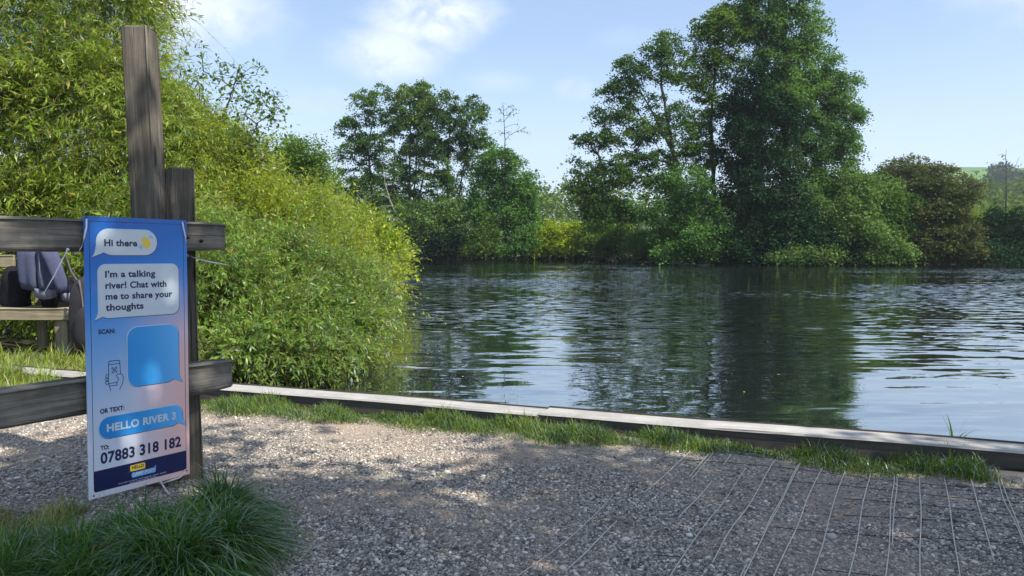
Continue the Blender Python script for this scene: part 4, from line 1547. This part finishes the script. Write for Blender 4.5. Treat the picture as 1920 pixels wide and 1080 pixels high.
# --- near left bank: willows
twig_plant('willow_tree', 'tall bright willow with narrow leaves rising behind the bench and out of the frame', 'willow',
           [(-6.4, 11.2, 0), (-5.6, 11.4, 0), (-7.6, 11.0, 0), (-4.6, 11.0, 0)],
           [blob(60, 60, 11.5, 230, 190, 1.6), blob(-40, 300, 11, 230, 220, 1.4), blob(190, 250, 11.2, 170, 200, 1.5), blob(90, 480, 10.6, 210, 150, 1.2),
            blob(225, 90, 11.4, 70, 120, 0.9), blob(300, 300, 11.4, 110, 120, 1.1), blob(250, 480, 10.4, 150, 130, 1.1), blob(170, -60, 11.5, 130, 110, 1.0)],
           18000, 0.50, 18, 0.092, 0.018, M['willow'], stems=110, stem_r=0.09, upness=0.25, droop=0.4, lo=0.35, zmin=0.05, hollow=3.2)
twig_plant('willow_shrub', 'leafy green willow shrub overhanging the river beyond the timber edging', 'shrub',
           [(-2.9, 8.0, -0.1), (-2.7, 8.6, -0.1), (-3.3, 8.2, -0.1), (-2.5, 9.3, -0.2)],
           [blob(430, 560, 8.4, 95, 95, 0.7), blob(530, 590, 8.6, 80, 80, 0.7), blob(440, 655, 7.5, 85, 45, 0.5), blob(545, 655, 8.0, 95, 42, 0.6),
            blob(650, 605, 9.4, 70, 50, 0.7), blob(620, 545, 10.0, 70, 60, 0.8), blob(390, 490, 9.0, 75, 80, 0.7), blob(520, 500, 9.6, 85, 65, 0.8), blob(688, 575, 10.2, 42, 36, 0.6), blob(615, 650, 8.6, 60, 34, 0.5)],
           11500, 0.36, 16, 0.064, 0.018, M['willow_low'], stems=110, stem_r=0.035, upness=0.35, droop=0.35, lo=0.4, zmin=WATER_Z + 0.02, hollow=5.0)
twig_plant('willow_shrub', 'yellow green willow shrub leaning over the bank behind the lower green one', 'shrub',
           [(-4.0, 14.0, 0), (-3.6, 15.0, -0.1), (-4.6, 14.4, 0), (-3.2, 13.4, -.1)],
           [blob(395, 385, 13, 90, 105, 1.3), blob(460, 425, 13.5, 100, 85, 1.3), blob(545, 445, 14, 90, 62, 1.1), blob(618, 480, 14.5, 70, 58, 1.0),
            blob(350, 310, 12.6, 60, 90, 0.9), blob(690, 525, 14.2, 46, 48, 0.8), blob(470, 500, 13, 150, 100, 1.2), blob(600, 415, 16, 45, 40, 0.9),
            blob(395, 300, 13.5, 70, 70, 1.0), blob(465, 345, 14, 75, 65, 1.0), blob(540, 395, 14.5, 75, 55, 1.0)],
           12000, 0.45, 15, 0.078, 0.024, M['willow_lit'], stems=110, stem_r=0.05, upness=0.75, droop=0.15, lo=0.4, zmin=WATER_Z + 0.05, jitter=0.4, hollow=3.4)
twig_plant('willow_shrub', 'golden sparse willow shoots reaching furthest out over the river', 'shrub',
           [(-4.2, 19.5, -0.1), (-3.8, 19.0, -0.15)],
           [blob(700, 480, 19, 55, 45, 0.8), blob(650, 440, 19.5, 60, 50, 0.9), blob(722, 500, 18.5, 32, 36, 0.5), blob(730, 545, 17.5, 20, 34, 0.5)],
           900, 0.62, 12, 0.095, 0.045, M['willow_gold'], stems=40, stem_r=0.035, upness=0.45, droop=0.15, lo=0.5, zmin=WATER_Z + 0.1, jitter=0.45, twig_share=1.0)
# sparse sapling against the sky
tree('sapling', 'thin open topped sapling with sparse leaves above the willow shrubs', 'sapling',
     [[(-4.9, 13.2, 0), P(380, 300, 13), P(430, 200, 13), P(450, 120, 13)], [(-4.8, 13.3, 0), P(430, 330, 13), P(490, 230, 13), P(525, 190, 13)]],
     0.035, [blob(440, 150, 13, 65, 50, 0.7), blob(495, 205, 13, 45, 45, 0.6), blob(380, 170, 13, 55, 70, 0.7), blob(465, 260, 13, 65, 45, 0.7)],
     130, 8, 0.10, 0.085, 0.045, M['alder_pale'], M['bark'], lo=0.2, power=1.5, tip_r=0.005, flat=0.8)
# bushy tree behind the willow
tree('bank_tree', 'small sunlit rounded tree between the willow and the far bank', 'tree',
     [[P(582, 480, 40), P(580, 330, 40), P(575, 270, 40)]], 0.18,
     [blob(572, 290, 40, 36, 34), blob(598, 325, 40, 30, 36), blob(545, 330, 40, 50, 45), blob(600, 390, 40, 30, 45), blob(540, 270, 42, 24, 18)],
     230, 70, 0.33, 0.15, 0.10, M['alder_pale'], M['bark'], strays=20)

# --- far bank, left group (about 80 m)
GL = 'alders of the left far-bank group'
far_trees = [
    ('leftmost tall alder on the far bank, its crown layered and open', [[P(705, 478, 80), P(698, 380, 80), P(690, 280, 80), P(705, 190, 80)], [P(745, 478, 80), P(740, 330, 80), P(738, 220, 80)]],
     [blob(708, 192, 80, 40, 26), blob(668, 235, 80, 34, 24), blob(660, 285, 80, 30, 20), blob(700, 270, 80, 44, 22), blob(664, 335, 80, 38, 24), blob(715, 320, 80, 40, 22), blob(690, 370, 80, 50, 22), blob(740, 215, 80, 24, 26)], M['alder']),
    ('slender multi-stemmed pale alder in the middle of the left group', [[P(765, 478, 81), P(768, 350, 81), P(770, 200, 81)], [P(778, 478, 81), P(780, 320, 81), P(785, 190, 81)], [P(795, 478, 80.5), P(794, 330, 80.5), P(800, 220, 80.5)]],
     [blob(780, 180, 81, 34, 24), blob(800, 215, 81, 36, 24), blob(766, 232, 81, 30, 26), blob(795, 270, 81, 38, 24), blob(770, 310, 82, 34, 26), blob(750, 370, 82, 44, 20)], M['alder_pale']),
    ('broad full alder with a rounded green top beside the dead treetop', [[P(845, 478, 80), P(838, 340, 80), P(845, 200, 80)], [P(870, 478, 80), P(868, 320, 80), P(885, 230, 80)]],
     [blob(846, 195, 80, 42, 24), blob(880, 235, 80, 36, 36), blob(830, 250, 80, 40, 30), blob(895, 285, 80, 30, 34), blob(845, 310, 80, 40, 34), blob(905, 200, 80, 9, 14), blob(820, 350, 80, 40, 28)], M['alder']),
]
for lab, tr, bl, mt in far_trees:
    tree('alder_tree', lab, 'tree', tr, 0.2, [(c_, r_ * 1.05) for c_, r_ in bl], 230, 90, 0.34, 0.22, 0.16, mt, M['bark'], GL, flat=0.4, lo=0.35, strays=30, tip_r=0.03)
tree('round_tree', 'dense rounded dark green tree at the water, rightmost of the left far group', 'tree', [[P(945, 480, 77), P(945, 400, 77), P(940, 300, 77)]], 0.25,
     [blob(938, 300, 77, 36, 30), blob(955, 345, 77, 46, 34), blob(905, 350, 77, 30, 34), blob(975, 365, 77, 28, 24), blob(930, 395, 76.5, 54, 36), blob(980, 405, 76.5, 26, 34), blob(940, 450, 76, 66, 26)],
     360, 100, 0.40, 0.22, 0.17, M['maple'], M['bark'], strays=25)
for lab, bl, mt, ncl in (
        ('spreading green bush at the foot of the leftmost alder', [blob(690, 410, 78, 44, 30), blob(660, 440, 77, 34, 34), blob(720, 445, 76, 40, 26)], M['sallow'], 150),
        ('wide mid green bush in front of the slender alder stems', [blob(790, 400, 77.5, 52, 26), blob(770, 430, 76.5, 40, 22), blob(830, 425, 76.5, 46, 30), blob(850, 395, 77, 34, 24)], M['sallow'], 190),
        ('dark overhanging bush low over the water, left of the small pale bush', [blob(850, 452, 75.5, 44, 24), blob(800, 462, 75.5, 60, 13), blob(745, 468, 75.5, 50, 10)], M['ivy'], 150),
        ('small pale green bush at the waterline before the rounded dark tree', [blob(912, 440, 74.5, 24, 26), blob(900, 460, 74.3, 34, 14), blob(918, 412, 74.6, 10, 12)], M['alder_pale'], 90)):
    c = bl[0][0]
    tree('bank_bush', lab, 'bush', [[(c[0], c[1] + .5, 0.0), tuple(c)]], 0.09, bl, ncl, 95, 0.40, 0.21, 0.16, mt, M['bark'], 'bushes along the far bank', lo=0.4, zmin=0.0 if mt is not M['ivy'] else WZ + .1, tip_r=0.012)


def bare(name, label, trunks, tips, r, tip_r, bark, leaves=None):
    root = empty(name, trunks[0][0], label, 'dead tree')
    a, b, r0, r1 = skeleton(trunks, r, np.array([np.array(q) for q in tips]), tip_r)
    v, f = tube_segments(a, b, r0, r1, 5)
    link('trunk', np_mesh('trunk', v, f, True), bark, root)
    if leaves:
        tp = np.array([np.array(q) for q in tips])
        p, d, nn, LL, WW = cluster_leaves(tp, None, leaves, 0.25, 0.17, 0.11)
        link('crown', leaf_mesh('crown', p, d, nn, LL, WW), M['alder'], root)


def fan(px, py, D, n, sx, sy):
    return [P(px + random.uniform(-sx, sx), py + random.uniform(-sy, sy), D + random.uniform(-.8, .8)) for _ in range(n)]


bare('dead_tree', 'thin half dead treetop with few leaves standing above the rounded tree', [[P(950, 470, 79), P(948, 330, 79), P(946, 240, 79), P(943, 195, 79)]],
     fan(950, 225, 79, 16, 18, 30) + [P(985, 240, 79), P(975, 245, 79), P(990, 250, 79), P(965, 205, 79), P(962, 198, 79)], 0.13, 0.02, M['bark'], 10)
bare('dead_branch', 'pale bare leaning stem with dead twigs in front of the leftmost alder', [[P(742, 400, 76), P(730, 372, 76), P(722, 345, 76), P(718, 310, 76)]],
     [P(690, 372, 76), P(680, 378, 76), P(700, 365, 76), P(712, 305, 76), P(728, 318, 76), P(690, 400, 75.5), P(735, 340, 76), P(670, 366, 76)], 0.10, 0.025, M['bark_pale'])

# middle gap
for lab, bl, mt in (
        ('bright yellow green shrub in the gap between the two far tree groups', [blob(1050, 424, 79, 50, 14), blob(1020, 445, 78.5, 36, 24), blob(1062, 450, 78.3, 40, 26), blob(1005, 468, 78, 26, 12), blob(1085, 440, 79, 26, 26)], M['yellow']),
        ('fresh green shrub under the left edge of the leaning alder', [blob(1130, 452, 74, 30, 20), blob(1165, 445, 72, 34, 22), blob(1120, 425, 76, 26, 16)], M['alder_pale']),
        ('green shrub in the light below the leaning alder trunks', [blob(1215, 455, 66, 40, 20), blob(1255, 445, 64, 30, 22)], M['sallow'])):
    c = bl[0][0]
    tree('bank_bush', lab, 'bush', [[(c[0], c[1] + .4, 0.0), tuple(c)]], 0.08, bl, 190, 95, 0.38, 0.21, 0.15, mt, M['bark'], 'bushes along the far bank', lo=0.3, zmin=-0.05, tip_r=0.012)
for px, h, lab in ((1065, 26, 'dark broken stump standing in the water before the yellow shrub'), (1030, 16, 'short dark stump at the waterline below the yellow shrub')):
    bm = bmesh.new()
    base = P(px, 484, 77.3)
    base.z = WATER_Z - 0.1
    tube_path(bm, [base, base + Vector((0.05, 0, 0.3)), base + Vector((-0.05, 0, 0.5)), base + Vector((0.02, 0, h * 60 / F_PX))], [0.28, 0.22, 0.2, 0.10], 9)
    tag(link('stump', bm_mesh('stump', bm, True), M['bark']), lab, 'stump')

# --- far bank, right group (about 58 m)
D = 59
tree('alder_tree', 'open spreading alder leaning to the river with visible limbs and layered crown', 'tree',
     [[P(1302, 482, D), P(1290, 420, D), P(1272, 340, D), P(1262, 285, D), P(1252, 225, D), P(1240, 160, D), P(1240, 90, D)],
      [P(1262, 285, D), P(1240, 245, D), P(1215, 195, D), P(1190, 150, D)],
      [P(1272, 310, D), P(1225, 296, D), P(1170, 296, D), P(1120, 310, D)]], 0.30,
     [blob(1245, 88, D, 40, 26), blob(1200, 122, D, 40, 26), blob(1262, 130, D, 36, 22), blob(1165, 165, D, 42, 24), blob(1140, 215, D, 44, 20), blob(1205, 190, D, 40, 18),
      blob(1118, 262, D, 38, 18), blob(1175, 252, D, 44, 20), blob(1095, 312, D, 38, 22), blob(1150, 330, D, 46, 18), blob(1262, 215, D, 34, 22), blob(1115, 365, D, 34, 26),
      blob(1180, 385, D, 44, 24), blob(1235, 340, D, 36, 18), blob(1190, 305, D, 50, 22), blob(1215, 240, D, 40, 24), blob(1250, 300, D, 34, 22), blob(1095, 350, D, 34, 24), blob(1130, 385, D, 40, 24), blob(1140, 410, D, 40, 24), blob(1280, 262, D, 30, 24)],
     520, 85, 0.32, 0.18, 0.13, M['alder'], M['bark'], None, flat=0.42, lo=0.25, strays=45, tip_r=0.022)
tree('alder_tree', 'straight slender alder between the leaning alder and the tallest tree', 'tree',
     [[P(1345, 485, 60), P(1338, 350, 60), P(1333, 220, 60), P(1345, 90, 60), P(1352, 30, 60)]], 0.22,
     [blob(1330, 55, 60, 34, 26), blob(1365, 50, 60, 44, 36), blob(1318, 100, 60, 32, 26), blob(1360, 120, 60, 44, 36), blob(1310, 160, 60, 30, 24), blob(1345, 200, 60, 34, 30), blob(1310, 230, 60, 30, 24), blob(1325, 290, 60, 36, 30), blob(1385, 20, 60, 34, 24)],
     300, 85, 0.31, 0.18, 0.13, M['alder_pale'], M['bark'], None, flat=0.42, lo=0.3, strays=30, tip_r=0.022)
tree('low_tree', 'low spreading green tree at the foot of the alder trunks', 'tree',
     [[P(1300, 485, 57.6), P(1290, 440, 57.6), P(1280, 370, 57.6)]], 0.14,
     [blob(1285, 345, 57.8, 46, 36), blob(1240, 395, 57.6, 40, 26), blob(1310, 390, 57.4, 44, 36), blob(1280, 440, 57, 56, 28), blob(1330, 445, 57, 40, 34), blob(1260, 470, 56.8, 36, 12)],
     260, 90, 0.36, 0.18, 0.135, M['maple'], M['bark'], None, zmin=WZ)
tree('ivy_tree', 'tallest tree on the far bank, its dark trunk and lower crown clad in ivy', 'tree',
     [[P(1425, 490, 59), P(1420, 300, 59), P(1430, 130, 59), P(1445, -30, 59)]], 0.42,
     [blob(1400, 180, 58.6, 46, 60), blob(1395, 270, 58.4, 44, 66), blob(1430, 230, 58.6, 56, 70), blob(1400, 360, 58.2, 52, 60), blob(1440, 340, 58.2, 60, 66), blob(1420, 440, 57.8, 60, 50), blob(1380, 450, 57.6, 50, 42), blob(1470, 430, 57.6, 50, 56)],
     620, 105, 0.40, 0.19, 0.15, M['ivy'], M['bark'], None, lo=0.4, zmin=WZ, strays=20)
tree('ash_tree', 'tall bright green ash whose crown leaves the frame above the ivy clad tree', 'tree',
     [[P(1470, 490, 60.5), P(1470, 300, 60.5), P(1475, 150, 60.5), P(1470, 0, 60.5)]], 0.40,
     [blob(1460, -20, 60, 66, 40), blob(1420, 40, 60, 44, 36), blob(1480, 50, 60, 66, 40), blob(1460, 110, 59.6, 60, 40), blob(1520, 120, 60, 56, 38), blob(1555, 165, 60, 44, 34), blob(1510, 190, 59.5, 66, 42),
      blob(1575, 220, 60, 40, 30), blob(1545, 255, 59.6, 58, 38), blob(1500, 280, 59.2, 56, 40), blob(1590, 275, 60, 24, 26), blob(1560, 320, 59.4, 48, 30), blob(1510, 345, 59, 56, 36), blob(1605, 150, 60, 11, 10), blob(1608, 215, 60, 14, 14), blob(1470, 180, 59.4, 50, 40)],
     900, 95, 0.34, 0.18, 0.135, M['ash'], M['bark'], None, lo=0.45, strays=60, flat=0.5)
bush_list = [
    ('broad sunlit sallow bush right of the tallest trees', [blob(1590, 345, 58, 44, 26), blob(1560, 385, 57.5, 56, 34), blob(1620, 375, 57.5, 40, 34), blob(1590, 425, 57, 60, 36), blob(1650, 350, 58.5, 30, 24)], M['sallow'], 250),
    ('dark bush drooping to the water under the tallest trees', [blob(1500, 420, 57, 46, 40), blob(1540, 455, 56.5, 50, 28), blob(1460, 465, 56.5, 40, 24), blob(1600, 462, 56.3, 46, 22)], M['ivy'], 220),
    ('pale leafy spray hanging just over the water, leftmost below the tallest trees', [blob(1470, 478, 55.3, 28, 9), blob(1500, 472, 55.3, 26, 10), blob(1550, 474, 55.4, 30, 12)], M['sallow'], 80),
    ('pale leafy bough dipping to the water between the dark bush and the brown bush', [blob(1620, 430, 55.8, 28, 18), blob(1655, 458, 55.5, 34, 14), blob(1640, 478, 55.3, 34, 8), blob(1690, 470, 55.5, 20, 10)], M['sallow'], 110),
    ('green bush directly left of the brown bush', [blob(1660, 385, 57.8, 40, 30), blob(1670, 425, 57.4, 34, 30), blob(1700, 380, 58.2, 26, 22)], M['alder'], 160),
    ('olive brown withered bush sloping down to the water', [blob(1740, 345, 58.5, 44, 16), blob(1780, 365, 58, 44, 22), blob(1750, 400, 57.6, 56, 26), blob(1790, 420, 57.4, 44, 34), blob(1740, 445, 57, 54, 26), blob(1790, 465, 56.6, 60, 18), blob(1720, 475, 56.4, 30, 10)], M['brown'], 320),
    ('grey green hawthorn showing above the brown bush', [blob(1705, 312, 72, 44, 18), blob(1680, 335, 72, 40, 22), blob(1745, 325, 72, 40, 20), blob(1790, 345, 74, 50, 16)], M['grey_leaf'], 170),
    ('dark ivy bush at the right edge of the far bank', [blob(1870, 420, 61, 36, 34), blob(1910, 440, 60.5, 44, 46), blob(1860, 462, 60, 44, 26), blob(1960, 440, 61, 50, 50), blob(1830, 475, 59, 30, 14)], M['ivy'], 240)]
for lab, bl, mt, ncl in bush_list:
    c = bl[0][0]
    tree('bank_bush', lab, 'bush', [[(c[0], c[1] + .5, -0.1), tuple(c)]], 0.10, bl, ncl, 95, 0.36, 0.18, 0.14, mt, M['bark'], 'bushes along the far bank', lo=0.35, zmin=WZ, tip_r=0.012, strays=40,
         flat=0.24 if mt is M['brown'] else 0.5)
bare('dead_tree', 'thin bare dead tree standing above the reeds at the right edge', [[P(1887, 400, 63), P(1886, 350, 63), P(1887, 280, 63)], [P(1879, 400, 63), P(1884, 360, 63), P(1889, 330, 63)]],
     [P(1870, 292, 63), P(1878, 288, 63), P(1866, 305, 63), P(1862, 330, 63), P(1908, 300, 63), P(1904, 320, 63), P(1912, 295, 63), P(1868, 312, 63), P(1898, 335, 63), P(1858, 318, 63)], 0.085, 0.012, M['bark'])
bare('dead_branch', 'bare brown branch sticking out of the top of the brown bush', [[P(1790, 365, 57), P(1815, 352, 57), P(1850, 340, 57)]],
     [P(1835, 350, 57), P(1840, 338, 57), P(1822, 345, 57), P(1852, 338, 57)], 0.07, 0.02, M['bark'])

# reed bed at the right edge and tall grass on the far bank
N = 9000
rx_ = 34 + RNG.random(N) * 26
ry_ = 62 + RNG.random(N) * 8
base = np.stack([rx_, ry_, ground_z(rx_, ry_) + 2.2], -1)
v, f = blades(base, 1.2 + 1.5 * RNG.random(N), np.full(N, 0.07), 0.3 * RNG.random(N), RNG.random(N) * 6.28, 3)
tag(link('reeds', np_mesh('reeds', v, f), M['reed']), 'tall light green reeds behind the dark ivy bush', 'reeds', kind='stuff')


# ------------------------------------------------------------------ distance: woods and hill
def woodland(name, label, centres, per, r, L, W, mat):
    tips = np.array(centres)
    p, d, nn, LL, WW = cluster_leaves(tips, None, per, r, L, W, 0.7)
    tag(link(name, leaf_mesh(name, p, d, nn, LL, WW), mat), label, 'woodland', kind='stuff')


cs = []
for i in range(1900):
    x = random.uniform(-90, 200)
    y = random.uniform(135, 190)
    top = 11.5 + 2.0 * math.sin(x * 0.13) + 1.2 * math.sin(x * 0.41 + 1) + (y - 135) * 0.06
    u = random.random() ** 0.6
    cs.append((x, y, 1.0 + (top - 1.5) * u))
woodland('far_woods', 'hazy pale green wood on the far side of the meadow', cs, 48, 1.7, 0.75, 0.6, M['wood_far'])


def hill_z(x, y):
    crest = 67 * smoothstep(130, 330, x) - np.clip(x - 370, 0, 2000) * 0.02
    return crest * smoothstep(300, 640, y) - 1.0


hx_ = np.linspace(120, 1600, 80)
hy_ = np.linspace(260, 1100, 60)
HX, HY = np.meshgrid(hx_, hy_)
HV = np.stack([HX, HY, hill_z(HX, HY)], -1).reshape(-1, 3)


def hill_mat():
    m, t, out = new_mat('hill_fields')
    pos = t.add('ShaderNodeNewGeometry').outputs['Position']
    s = t.add('ShaderNodeSeparateXYZ')
    t.l.new(pos, s.inputs[0])
    nz = t.noise(pos, 0.02, 3.0, 0.5)
    green = t.mix(nz, (0.075, 0.15, 0.045), (0.12, 0.20, 0.06))
    dark = t.mix(nz, (0.045, 0.08, 0.035), (0.08, 0.12, 0.05))
    f = t.smooth(t.math('ADD', s.outputs[2], t.math('MULTIPLY', t.noise(pos, 0.01, 3.0, 0.6), 10.0)), 66.0, 67.0)
    principled(t, out, t.mix(f, green, dark), 0.95, 0.1)
    return m


tag(link('hills', np_mesh('hills', HV, grid_faces(80, 60), True), hill_mat()), kind='structure')
cs = []
for i in range(420):
    px = random.uniform(1858, 2010)
    top = 312 + 14 * math.sin(px * 0.05) + max(0, (1880 - px)) * 0.9
    py = random.uniform(top, 372)
    cs.append(tuple(P(px, py, random.uniform(420, 470))))
woodland('hill_woods', 'blue green wood on the distant hillside at the right edge', cs, 30, 2.6, 1.7, 1.4, M['hill_wood'])

# ------------------------------------------------------------------ the tree that shades the path (stands beside the photographer)
RNG = np.random.default_rng(5)
tree('shade_tree', 'broad leafy tree beside the path whose shade falls on the gravel and the fence', 'tree',
     [[(8.6, -1.6, 0), (8.3, -1.5, 3.0), (7.4, -1.0, 5.6), (6.4, -0.6, 7.6)]], 0.28,
     [(np.array((7.4, -0.2, 6.8)), np.array((2.0, 1.5, 1.2))), (np.array((5.4, -0.6, 7.2)), np.array((1.9, 1.4, 1.0))), (np.array((3.4, -0.4, 7.6)), np.array((1.1, 0.8, 0.6))), (np.array((2.75, 0.35, 7.5)), np.array((0.95, 0.75, 0.5))),
      (np.array((6.6, -2.0, 7.4)), np.array((2.2, 1.6, 1.1))), (np.array((4.2, -1.6, 7.2)), np.array((1.5, 1.3, 0.9))), (np.array((8.8, -1.2, 6.6)), np.array((1.6, 1.8, 1.2)))],
     300, 76, 0.34, 0.15, 0.11, M['alder_pale'], M['bark'], lo=0.2)

# a few fallen leaves on the water
for i, (px, py) in enumerate(((868, 706), (802, 663), (920, 668), (928, 630), (1010, 622), (1440, 640), (1395, 735), (1460, 702), (985, 668))):
    c = G(px, py, WATER_Z + 0.012)
    bm = bmesh.new()
    s = 0.022
    a0 = random.random() * 6
    pts = [(math.cos(a0) * s, math.sin(a0) * s, 0.004), (-math.sin(a0) * s * .45, math.cos(a0) * s * .45, 0.0), (-math.cos(a0) * s, -math.sin(a0) * s, 0.003), (math.sin(a0) * s * .45, -math.cos(a0) * s * .45, 0.0)]
    vs = [bm.verts.new(Vector(p) + c) for p in pts]
    ctr = bm.verts.new(c + Vector((0, 0, -0.003)))
    for k in range(4):
        bm.faces.new((vs[k], vs[(k + 1) % 4], ctr))
    tag(link('floating_leaf', bm_mesh('floating_leaf', bm), M['dead_leaf']), 'small yellow fallen leaf floating on the river', 'leaf', 'fallen leaves floating on the river')


# dark growth along the far waterline
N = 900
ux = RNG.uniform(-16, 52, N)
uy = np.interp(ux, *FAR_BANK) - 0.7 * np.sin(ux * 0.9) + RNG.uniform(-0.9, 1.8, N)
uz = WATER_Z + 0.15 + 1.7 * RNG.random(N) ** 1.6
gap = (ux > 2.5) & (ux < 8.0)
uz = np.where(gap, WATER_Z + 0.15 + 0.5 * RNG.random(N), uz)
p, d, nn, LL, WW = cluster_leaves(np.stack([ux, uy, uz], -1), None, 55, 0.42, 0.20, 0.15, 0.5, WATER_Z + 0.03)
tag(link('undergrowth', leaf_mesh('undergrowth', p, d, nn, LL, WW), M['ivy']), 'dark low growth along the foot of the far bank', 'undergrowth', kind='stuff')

# ------------------------------------------------------------------ air
bm = box_mesh(-2600, 3100, -450, 4200, -4.0, 130.0)
hm = bpy.data.materials.new('air')
hm.use_nodes = True
ht = NT(hm.node_tree)
ht.n.clear()
ho = ht.add('ShaderNodeOutputMaterial')
hv = ht.add('ShaderNodeVolumePrincipled')
hv.inputs['Color'].default_value = (0.82, 0.90, 1.0, 1)
hv.inputs['Density'].default_value = 0.00032
hv.inputs['Anisotropy'].default_value = 0.2
ht.l.new(hv.outputs[0], ho.inputs['Volume'])
tag(link('haze', bm_mesh('haze', bm), hm), 'thin summer haze over the valley', 'haze', kind='stuff')
